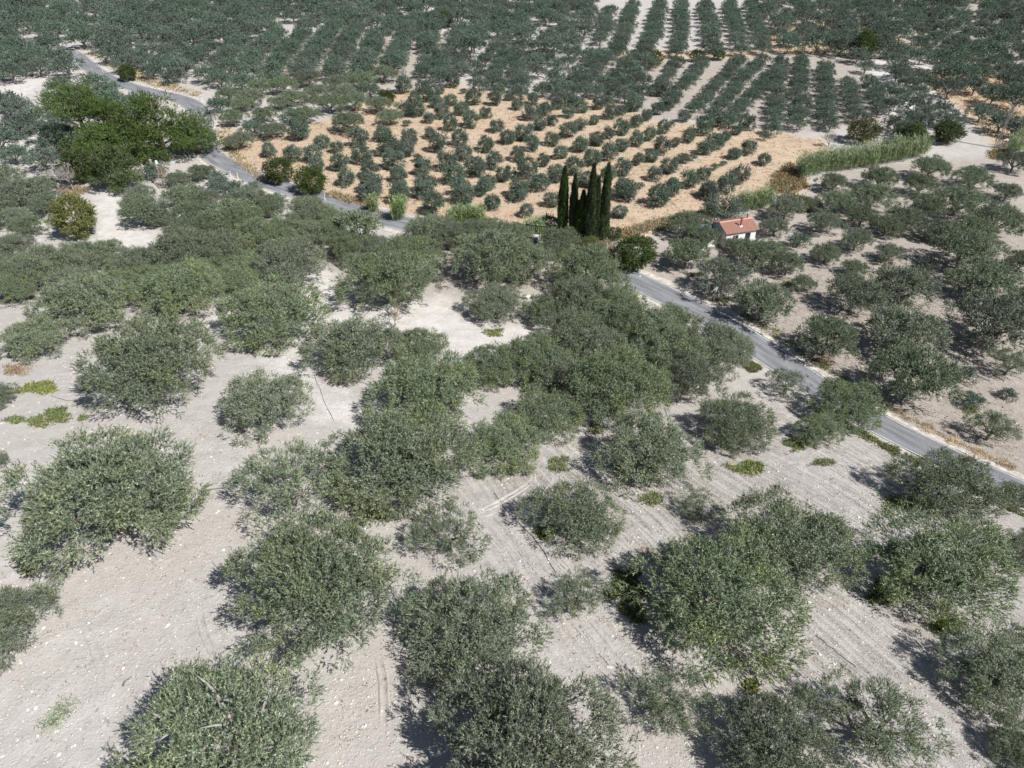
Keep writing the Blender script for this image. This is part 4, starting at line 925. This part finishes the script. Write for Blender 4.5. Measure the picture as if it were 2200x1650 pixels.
# ------------------------------------------------------------------ the small white house
def house():
    zg = px(1590, 520)
    eL, eR = px(1560, 502, 2.5), px(1631, 491, 2.5)
    ex = Vector((eR.x-eL.x, eR.y-eL.y, 0)); Lh = ex.length; ex.normalize(); ey = Vector((-ex.y, ex.x, 0))   # ey points away from the camera
    if ey.y < 0: ey = -ey
    best = 2.0
    for d in np.arange(1.2, 4.0, .05):
        q = eL+ey*d; q.z += d*0.34
        if abs(proj(q)[1]-479) < abs(proj(eL+ey*best+Vector((0, 0, best*.34)))[1]-479): best = d
    Dh = best*2; o3 = eL+ex*Lh/2+ey*best; gzz = g1(o3.x, o3.y); eave = eL.z-gzz; ridge = eave+best*.34
    e = link('house', None, None, (o3.x, o3.y, gzz)); e.rotation_euler = (0, 0, math.atan2(ex.y, ex.x))
    tag(e, 'small white walled house with a terracotta tiled roof and two flues', 'house')
    hx, hy = Lh/2-.25, Dh/2-.3
    mb = MB(); t = .25
    top = lambda y: ridge-(ridge-eave)*abs(y)/(Dh/2)-.10
    # walls: front with door and window openings, back and two gables
    def wall_y(y, holes):
        xs = sorted({-hx, hx}|{h for a, b, c, d in holes for h in (a, b)}); zs = sorted({-.2, top(hy)}|{h for a, b, c, d in holes for h in (c, d)})
        for i in range(len(xs)-1):
            for j in range(len(zs)-1):
                cx_, cz_ = (xs[i]+xs[i+1])/2, (zs[j]+zs[j+1])/2
                if any(a < cx_ < b and c < cz_ < d for a, b, c, d in holes): continue
                mb.box((cx_, y, cz_), (xs[i+1]-xs[i], t, zs[j+1]-zs[j]))
    holes = [(.7, 1.6, -.2, 2.0), (-1.3, -.4, .9, 1.9)]
    wall_y(-hy, holes); wall_y(hy, [])
    for sx in (-1, 1):
        x = sx*(hx-t/2); y0, y1 = -hy+t/2+.002, hy-t/2-.002
        vs = [(x-t/2, y0, -.2), (x-t/2, y1, -.2), (x-t/2, y1, top(y1)), (x-t/2, 0, top(0)), (x-t/2, y0, top(y0))]; vs += [(v[0]+t, v[1], v[2]) for v in vs]
        mb.add(vs, [(0,1,2,3,4),(9,8,7,6,5)]+[(i, i+5, (i+1) % 5+5, (i+1) % 5) for i in range(5)])
    mb.build('wall', M['white'], e)
    a, b, c, d = holes[0]; m2 = MB(); m2.box(((a+b)/2, -hy+.05, (c+d)/2), (b-a, .06, d-c)); dr = m2.build('door', M['dark'], e); m3 = MB(); m3.box((b-.15, -hy, .95), (.06, .08, .12)); m3.build('handle', M['metal'], dr)
    a, b, c, d = holes[1]; m2 = MB(); m2.box(((a+b)/2, -hy+.06, (c+d)/2), (b-a, .03, d-c)); wn = m2.build('window', M['dark'], e)
    m3 = MB(); m3.box(((a+b)/2, -hy+.02, (c+d)/2), (.06, .05, d-c)); m3.box(((a+b)/2, -hy+.018, c+.03), (b-a, .055, .06)); m3.box(((a+b)/2, -hy+.018, d-.03), (b-a, .055, .06)); m3.build('frame', M['post'], wn)
    # roof: two slopes of barrel tiles, each course a row of half round ribs
    ro = MB(); n = 44
    for sy in (-1, 1):
        rows = 12; P0 = Dh/2+.12
        for r in range(rows):
            ya, yb = P0*(1-r/rows), P0*(1-(r+1)/rows)-.05
            if yb < 0: yb = 0
            vs = []; fs = []
            for i in range(n*2+1):
                x = -Lh/2+Lh*i/(n*2); bump = .045*(i % 2)
                for y in (ya, yb):
                    z = ridge-(ridge-eave)*y/(Dh/2)+bump+(.035 if y == ya else 0)
                    vs.append((x, sy*y, z))
                for y in (ya, yb):
                    vs.append((x, sy*y, ridge-(ridge-eave)*y/(Dh/2)-.07))
            for i in range(n*2):
                q = i*4; w_ = q+4
                fs += [(q, w_, w_+1, q+1), (q+2, q+3, w_+3, w_+2), (q, q+2, w_+2, w_)]
            ro.add(vs, fs)
    roof = ro.build('roof', M['tile'], e)
    rc = MB(); rc.tube([(-Lh/2, 0, ridge+.06), (0, 0, ridge+.07), (Lh/2, 0, ridge+.06)], .13, 10); rc.build('ridge_tiles', plain('pale_ridge_tile', (.60, .32, .25), .8, .12, 6), roof)
    f = MB(); yy = -Dh*.27; zz = ridge-(ridge-eave)*abs(yy)/(Dh/2); f.box((.15, yy, zz+.02), (.5, .5, .16)); base = f.build('flue_base', M['post'], e)
    f = MB(); f.tube([(.15, yy, zz), (.15, yy, zz+1.05)], .12, 10); f.box((.15, yy, zz+1.1), (.36, .2, .10)); f.build('flue', M['tile_d'], e)
    f = MB(); f.box((Lh/2-.55, .25, ridge+.30), (.3, .3, .75)); f.box((Lh/2-.55, .25, ridge+.72), (.4, .4, .08)); f.build('chimney', plain('pink_render', (.55, .33, .29), .85, .12, 6), e)
    # lean-to
    l_ = MB(); l_.box((-Lh/2-1.0, .55, .85), (1.7, 2.6, 1.9)); l_.build('annex_wall', M['white'], e)
    l_ = MB(); Mx = Matrix.Translation((-Lh/2-1.0, .55, 2.05)) @ Matrix.Rotation(math.radians(12), 4, 'X'); l_.box((0, 0, 0), (1.95, 3.0, .08), M=Mx); l_.build('annex_roof', M['bluegrey'], e)
house()

# ------------------------------------------------------------------ gate, sign, wind pump, poles, posts
def gate():
    p = px(1150, 524); e = link('gate', None, None, p); e.rotation_euler = (0, 0, -.35); tag(e, 'black metal gate with upright bars among the olives below the reeds', 'gate')
    for k in range(9):
        m = MB(); m.box((-1.2+k*.3, 0, 1.75), (.05, .05, 2.3)); m.build('bar', M['black'], e)
    for z in (.7, 2.85): m = MB(); m.box((0, 0, z), (2.6, .07, .09)); m.build('rail', M['black'], e)
    for sx in (-1, 1): m = MB(); m.box((sx*1.4, 0, 1.45), (.22, .22, 3.1)); m.build('post', M['black'], e)
    p2 = px(1147, 530); w_ = link('gate_wall', None, None, p2); w_.rotation_euler = (0, 0, -.3); tag(w_, 'low white block with its shaded front painted navy below the black gate', 'wall')
    m = MB(); m.box((0, 0, .75), (1.1, .6, 1.7)); m.build('body', M['navy'], w_); m = MB(); m.box((.05, .05, 1.68), (1.1, .7, .14)); m.build('coping', M['post'], w_)  # navy body paints in the shadowed side of the white masonry block
gate()
def sign():
    p = px(1531, 656); e = link('road_sign', None, None, p); tag(e, 'road sign with a round plate under a white arrow plate in olive shade', 'sign')
    e.rotation_euler = (0, 0, -.25)
    m = MB(); m.tube([(0, 0, -.2), (0, 0, 2.75)], .035, 8); m.build('pole', M['metal'], e)
    m = MB(); n = 28; m.add([(.32*math.cos(6.2832*k/n), -.06, 1.55+.32*math.sin(6.2832*k/n)) for k in range(n)]+[(.32*math.cos(6.2832*k/n), -.035, 1.55+.32*math.sin(6.2832*k/n)) for k in range(n)],
        [tuple(range(n)), tuple(range(2*n-1, n-1, -1))]+[(k, (k+1) % n, (k+1) % n+n, k+n) for k in range(n)]); dk = m.build('round_plate', plain('grey_plate', (.22, .20, .23), .5, .1, 4), e)
    m = MB(); m.tube([(.32*math.cos(6.2832*k/24), -.06, 1.55+.32*math.sin(6.2832*k/24)) for k in range(25)], .03, 5); m.build('rim', M['black'], dk)
    m = MB(); ar = [(-.28, 2.1), (-.18, 2.1), (-.05, 2.35), (.02, 2.05), (.14, 2.05), (.22, 2.55), (.30, 2.70), (-.16, 2.70), (-.25, 2.45)]; k = len(ar)
    m.add([(x, -.06, z) for x, z in ar]+[(x, -.04, z) for x, z in ar], [tuple(range(k)), tuple(range(2*k-1, k-1, -1))]+[(i, (i+1) % k, (i+1) % k+k, i+k) for i in range(k)]); m.build('arrow_plate', M['wmetal'], e)
sign()
def wind_pump():
    p = px(356, 402); e = link('wind_pump', None, None, p); tag(e, 'rusty lattice wind pump with a white head and tail vane under the pines', 'wind pump')
    h = 4.0
    while proj((p.x, p.y, p.z+h))[1] > 352 and h < 14: h += .05
    for sx, sy in ((-1, -1), (1, -1), (1, 1), (-1, 1)):
        m = MB(); m.tube([(sx*.75, sy*.75, -.1), (sx*.45, sy*.45, h*.5), (sx*.16, sy*.16, h-.4)], .055, 5); m.build('leg', M['rusted'], e)
    for k in range(9):
        z = h*(k+1)/10; w = .75-.59*z/h; q = [(-w, -w, z), (w, -w, z), (w, w, z), (-w, w, z), (-w, -w, z)]; m = MB(); m.tube(q, .035, 4); m.build('rung', M['rusted'], e)
    m = MB(); m.box((0, 0, h*.55), (.7, .7, .06)); m.build('platform', M['rusted'], e)
    m = MB(); m.tube([(-.3, 0, h-.1), (2.2, 0, h-.05)], .05, 6); m.build('boom', M['metal'], e)
    m = MB()
    for k in range(12):
        a = 6.2832*k/12; c_, s_ = math.cos(a), math.sin(a)
        m.add([(-.35, .12*c_, h+.12*s_), (-.27, .55*math.cos(a-.12), h+.55*math.sin(a-.12)), (-.41, .55*math.cos(a+.16), h+.55*math.sin(a+.16)), (-.36, .12*c_, h+.12*s_+.02)], [(0, 1, 2, 3)])
    m.tube([(-.45, 0, h), (-.1, 0, h)], .14, 8); m.build('rotor', M['wmetal'], e)
    m = MB(); va = [(1.9, h-.25), (1.9, h+.15), (2.4, h+.45), (3.0, h+.4), (2.75, h), (3.05, h-.45), (2.4, h-.5)]; k = len(va)
    m.add([(x, -.02, z) for x, z in va]+[(x, .02, z) for x, z in va], [tuple(range(k)), tuple(range(2*k-1, k-1, -1))]+[(i, (i+1) % k, (i+1) % k+k, i+k) for i in range(k)]); m.build('tail_vane', M['wmetal'], e)
    p2 = px(333, 378); t = link('timber_frame', None, None, p2); tag(t, 'pale timber A shaped prop beside the wind pump', 'timber frame')
    for sx in (-1, 1): m = MB(); m.tube([(sx*.75, 0, -.1), (0, 0, 2.9)], .10, 6); m.build('pole', M['wood'], t)
    m = MB(); m.box((0, 0, 2.86), (.34, .26, .22)); m.build('cap', M['wood'], t)
    p3 = px(312, 372); t = link('timber_frame', None, None, p3); tag(t, 'small timber prop leaning beside the short pine', 'timber frame')
    for sx, x in ((0, -.3), (1, .9)): m = MB(); m.tube([(x, 0, -.1), (-.25, 0, 1.7)], .07, 6); m.build('pole', M['wood'], t)
wind_pump()
def lattice_pole():
    p = px(2139, 318); e = link('lattice_pole', None, None, p); tag(e, 'grey lattice utility pole rising from the scrub beside the reeds', 'utility pole')
    h = 4.0
    while proj((p.x, p.y, p.z+h))[1] > 226 and h < 16: h += .05
    for sx, sy in ((-1, -1), (1, -1), (1, 1), (-1, 1)): m = MB(); m.tube([(sx*.28, sy*.28, -.2), (sx*.09, sy*.09, h)], .05, 4); m.build('leg', M['metal'], e)
    for k in range(12):
        z0, z1 = h*k/12, h*(k+1)/12; w0, w1 = .28-.19*z0/h, .28-.19*z1/h; s_ = 1 if k % 2 else -1
        m = MB(); m.tube([(-w0*s_, -w0, z0), (w1*s_, -w1, z1)], .025, 4); m.tube([(-w0*s_, w0, z0), (w1*s_, w1, z1)], .025, 4); m.tube([(w0, -w0*s_, z0), (w1, w1*s_, z1)], .025, 4); m.build('brace', M['metal'], e)
    m = MB(); m.box((0, 0, h-.4), (1.5, .10, .10)); m.build('crossarm', M['metal'], e)
    for x in (-.65, 0, .65): m = MB(); m.tube([(x, 0, h-.35), (x, 0, h-.12)], [.05, .07], 8); m.build('insulator', M['wmetal'], e)
lattice_pole()
POSTS = [(699,431,'beside the scrub below the young olives'),(456,372,'on the inner bend under the pines'),(497,380,'next to the lower pine bend'),(512,384,'above the grove on the straight after the bend'),(222,157,'on the outer bend far up the road'),(433,215,'at the bend by the yellow scrub'),(166,116,'where the road leaves the groves'),(1612,752,'in the shade opposite the dense clump')]
for x, y, lab in POSTS:
    p = px(x, y); e = link('delineator_post', None, None, p); tag(e, 'white roadside delineator post '+lab, 'post', 'delineator posts along the road')
    m = MB(); m.add([(-.09, -.06, -.15), (.09, -.06, -.15), (0, .08, -.15), (-.08, -.05, .95), (.08, -.05, .95), (0, .07, 1.08)], [(2, 1, 0), (3, 4, 5), (0, 1, 4, 3), (1, 2, 5, 4), (2, 0, 3, 5)]); m.build('shaft', M['post'], e)
    m = MB(); m.box((0, -.056, .78), (.11, .02, .16)); m.build('reflector', M['tile_d'], e)

# ------------------------------------------------------------------ irrigation pipes, tyre tracks, stones, fallen branches
def on_ground(pts, dz, n=8):
    P = [px(*q) for q in pts]; P = catmull([Vector((p.x, p.y, 0)) for p in P], n)
    out = []
    for i, p in enumerate(P): out.append(Vector((p.x, p.y, g1(p.x, p.y)+dz)))
    return out
PIPES = [([(672,800),(688,838),(700,870),(718,905)],'across white gravel behind the central clump'),([(545,1118),(570,1145),(590,1162)],'by the thin see-through olive'),([(1062,1060),(1100,1110),(1150,1160),(1190,1225),(1205,1262)],'through the curved tracks to the thin sapling'),([(1245,1345),(1270,1385),(1290,1410),(1308,1430)],'on tilled gravel below the thin sapling'),([(1752,1365),(1790,1395),(1840,1435)],'leading from the large double crown to the branch shadow'),([(1525,1060),(1600,1020),(1440,920),(1430,880)][2:],'by the dense clump foot'),([(1800,1010),(1840,1040)],'near the verge olive'),([(835,1255),(858,1310),(870,1360),(880,1400)],'down the narrow gravel strip'),([(110,850),(140,860),(165,862)],'at the wide flat topped olive'),([(1258,930),(1275,960),(1285,990)],'beside the wide olive on tilled rows')]
for pts, lab in PIPES:
    m = MB(); P = on_ground(pts, .03); c = P[0].copy()
    m.tube([q-c+Vector((R.uniform(-.04, .04), R.uniform(-.04, .04), 0)) for q in P], .016, 5)
    tag(m.build('irrigation_pipe', M['pipe'], None, True, c), 'thin black irrigation pipe '+lab, 'pipe', 'irrigation pipes on the ground')
def track(pts, half=.24, name='tyre_track'):
    P = on_ground(pts, 0, 12 if len(pts) < 9 else 4); V_, F_ = [], []
    prof = [(-1.0, -.03), (-.75, .085), (-.5, .05), (-.42, .012), (.42, .012), (.5, .05), (.75, .085), (1.0, -.03)]
    fine = []; k_ = len(prof)
    for a, b in zip(P[:-1], P[1:]):
        k = max(1, int((b-a).length/.16))
        fine += [a.lerp(b, i/k) for i in range(k)]
    nf = len(fine)
    for i, p in enumerate(fine):
        fade = min(1.0, i/(nf*.25), (nf-1-i)/(nf*.25))*(.55+.3*math.sin(i*.11)+.15*math.sin(i*.37))
        t = (fine[min(len(fine)-1, i+1)]-fine[max(0, i-1)]); t.z = 0; t.normalize(); n_ = Vector((-t.y, t.x, 0))
        for j, (o, z) in enumerate(prof):
            q = p+n_*(o*half*1.25+R.uniform(-.02, .02)); lug = .022*fade if (i % 2 and j in (3, 4)) else 0
            V_.append((q.x, q.y, g1(q.x, q.y)+(z*.75+R.uniform(-.012, .012))*fade+lug+.012*(1 if 0 < j < k_-1 else 0)-.03*(1-fade)))
    k = len(prof)
    for i in range(len(fine)-1):
        for j in range(k-1): a = i*k+j; F_.append((a, a+1, a+k+1, a+k))
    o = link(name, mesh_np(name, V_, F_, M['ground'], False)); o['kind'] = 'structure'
TR = [[(985,1075),(1060,1130),(1110,1190),(1160,1240),(1230,1330),(1330,1450),(1400,1560)],[(1010,1062),(1090,1120),(1140,1170),(1200,1240),(1270,1330),(1370,1450),(1440,1560)],
      [(1000,1110),(1060,1085),(1120,1050),(1145,1025),(1130,990)],[(1020,1120),(1090,1095),(1150,1070),(1190,1035),(1180,1000),(1150,975)],
      [(1240,975),(1300,1030),(1360,1085),(1430,1150),(1460,1190)],[(1265,965),(1330,1020),(1400,1080),(1450,1120)],
      [(1500,1010),(1560,1050),(1620,1085)],[(1680,880),(1760,950),(1860,1030),(1920,1070)],[(1800,1065),(1880,1125),(1950,1175)],[(1760,1075),(1850,1140),(1920,1195)],
      [(1800,1280),(1880,1340),(1960,1410),(2040,1480)],[(1770,1300),(1850,1365),(1930,1430),(2010,1500)],[(425,1290),(440,1360),(470,1420),(500,1470)],[(160,1285),(190,1360),(215,1430),(225,1540),(240,1640)],
      [(810,1400),(822,1450),(826,1520),(822,1600)],[(1400,1330),(1480,1420),(1560,1510)],[(1700,900),(1800,985),(1900,1065)]]
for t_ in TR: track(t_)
_tw = wpoly(TILLP); _rd = Vector((_near.x, _near.y, 0)); _rn = Vector((TILL_N[0], TILL_N[1], 0))
_c0 = Vector((*_tw.mean(0), 0))
for k in range(-16, 17):
    off = k*1.75+R.uniform(-.3, .3)
    if R.random() < .3: continue
    for pair in (0.0, 0.85):
        line = [_c0+_rn*(off+pair)+_rd*t for t in np.arange(-45, 45, 1.5)]
        m_ = poly_mask(_tw, np.array([q.x for q in line]), np.array([q.y for q in line]), .5) > .5
        ids = np.where(m_)[0]
        if len(ids) < 8: continue
        a_ = R.randint(0, 3); seg = [line[i] for i in ids][a_:]
        cut = R.randint(6, max(7, len(seg))); seg = seg[R.randint(0, max(0, len(seg)-cut)):][:cut]
        if len(seg) < 5: continue
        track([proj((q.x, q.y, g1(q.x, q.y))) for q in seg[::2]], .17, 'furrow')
def rock_mesh(seed, rough=.3, nsub=2):
    import bmesh
    bm = bmesh.new(); bmesh.ops.create_icosphere(bm, subdivisions=nsub, radius=1.0); rr = random.Random(seed)
    ax = Vector((rr.uniform(.7, 1.2), rr.uniform(.6, 1), rr.uniform(.4, .65)))
    cuts = [(Vector((rr.uniform(-1, 1), rr.uniform(-1, 1), rr.uniform(-1, 1))).normalized(), rr.uniform(.5, .8)) for _ in range(7)]
    for v in bm.verts:
        for n_, d in cuts:
            k = v.co.dot(n_)
            if k > d: v.co -= n_*(k-d)*.9
        v.co = Vector((v.co.x*ax.x, v.co.y*ax.y, v.co.z*ax.z))+Vector((rr.uniform(-1, 1), rr.uniform(-1, 1), rr.uniform(-1, 1)))*.05
    me = bpy.data.meshes.new('rock'); bm.to_mesh(me); bm.free(); me.materials.append(M['stone']); return me
RM = [rock_mesh(700+i) for i in range(6)]; RMS = [rock_mesh(720+i, nsub=1) for i in range(5)]
ROCKS = [(418,1036,9),(397,1081,10),(478,1182,12),(322,1201,10),(265,1436,9),(88,1274,7),(360,1277,7),(126,1366,7),(238,1357,6),(145,1394,6),(405,1289,6),(335,1298,6),(60,1525,9),(68,1486,7),(470,1098,8),(410,1209,8),(722,1510,12),(848,1508,8),(758,1505,7),(1792,1427,8),(1845,1112,7),(1560,1432,8),(1200,1372,7),(1357,1357,7),(640,700,10),(1130,640,22),(1180,655,18),(1328,664,12),(2160,303,14),(2192,290,12),(1405,492,14),(1425,488,12),(1395,500,12),(1440,484,10),(1385,508,11),(1663,417,12),(1690,412,10),(1375,594,6),(2020,855,6),(2115,972,6)]
for i, (x, y, w) in enumerate(ROCKS):
    p = px(x, y); r = w*depth(p)/FPX*.5
    o = link('rock', RM[i % 6], None, (p.x, p.y, p.z+r*.2)); o.scale = (r, r, r); o.rotation_euler = (R.uniform(-.2, .2), R.uniform(-.2, .2), R.uniform(0, 6.28))
    big = y < 700 and w > 9
    tag(o, 'pale limestone boulder on a stony bank' if big else 'white stone lying on the bare pale soil', 'rock', 'limestone boulders on banks' if big else 'white stones on bare soil')
# uncountable stones: dense on white gravel, thinner on the grove floor
PW = [wpoly(P) for P in (PALE[0], PALE[1], PALE[4])]
nr = np.random.default_rng(99)
n_ = 110000
yy = 8+nr.random(n_)**1.3*95; xx = nr.uniform(-1, 1, n_)*(12+yy*.85)
wgt = np.full(n_, .42)
for P in PW: wgt = np.maximum(wgt, poly_mask(P, xx, yy, 3.0)*1.0)
cl = .5+.5*np.sin(xx*.35+1)*np.sin(yy*.31)+.3*np.sin(xx*1.1)*np.sin(yy*.9+2)
rdm = np.sqrt(((np.stack([xx, yy], 1)[:, None, :]-RNP[None, ::3, :])**2).sum(2).min(1))
keep = (nr.random(n_) < wgt*(.45+.55*np.clip(cl, 0, 1))) & (rdm > 3.1)
for P in DRYW[:1]: keep &= poly_mask(P, xx, yy, .2) < .5
xx, yy = xx[keep], yy[keep]
sc_ = .030+.035*nr.random(len(xx))**2+.11*nr.random(len(xx))**9
pm = bpy.data.meshes.new('gravel'); pm.vertices.add(len(xx)); pm.vertices.foreach_set('co', np.stack([xx, yy, gz(xx, yy)+.005], 1).astype(np.float32).ravel())
at = pm.attributes.new('sc', 'FLOAT', 'POINT'); at.data.foreach_set('value', sc_.astype(np.float32))
gv = link('gravel', pm); tag(gv, 'pale limestone gravel strewn over the grove floor', 'gravel', kind='stuff')
seed_rocks = []
for i in range(5):
    p = px([300, 640, 1500, 360, 1690][i], [1330, 760, 1120, 1480, 1430][i]); o = link('rock', RMS[i], None, (p.x, p.y, p.z+.02)); o.scale = (.12,)*3; tag(o, 'white stone lying on the bare pale soil', 'rock', 'white stones on bare soil'); seed_rocks.append([o])
md = gv.modifiers.new('scatter', 'NODES'); md.node_group = scatter_group('gravel_scatter', seed_rocks, tilt=.5)
# broken branch on the clearing
def fallen(pts, label, leafy=True):
    m = MB(); P = on_ground(pts, .08); c = P[0].copy(); e = link('fallen_branch', None, None, c); tag(e, label, 'branch')
    m.tube([q-c for q in P], list(np.linspace(.055, .02, len(P))), 5); m.build('stem', M['bark'], e)
    if leafy:
        nr2 = np.random.default_rng(int(c.x*7) % 77+3); k = 700; t = nr2.integers(0, len(P), k); B = np.array([P[i]-c for i in t])+nr2.normal(size=(k, 3))*np.array([.3, .3, .12]); B[:, 2] = np.abs(B[:, 2])
        Vv, Ff = blades(B, nr2.normal(size=(k, 3)), nr2.normal(size=(k, 3))+np.array([0, 0, 1]), .16*nr2.uniform(.6, 1.3, k), np.full(k, .045), True)
        link('leaves', mesh_np('leaves', Vv, Ff, M['olive']), e)
fallen([(80,1290),(105,1280),(130,1255),(145,1238)], 'broken leafy olive branch lying on the clearing')
fallen([(108,1560),(125,1545),(140,1525)], 'short green twig lying on bare soil')
fallen([(265,1475),(270,1465),(285,1455)], 'small dry twig on the pale clearing', False)
fallen([(430,1057),(460,1052),(488,1050)], 'thin bare stick lying across the pale clearing', False)

# dry weeds and leaf litter thinly spread over the tilled floor
blade_patch('dry_weeds', [(0,1000),(420,900),(900,1000),(1300,930),(1700,860),(2200,1080),(2200,1640),(1300,1640),(300,1640),(0,1640)], 2600, .16, .05, 'brush', 'thin dry weeds and litter scattered over the tilled ground', 'dry weeds', lean=1.2, per=5, base_r=.10)
blade_patch('dry_weeds', [(1420,640),(1700,800),(2200,1000),(2200,520),(1800,560)], 2600, .2, .07, 'brush', 'thin dry weeds scattered over the soil across the road', 'dry weeds', lean=1.2, per=5, base_r=.14)
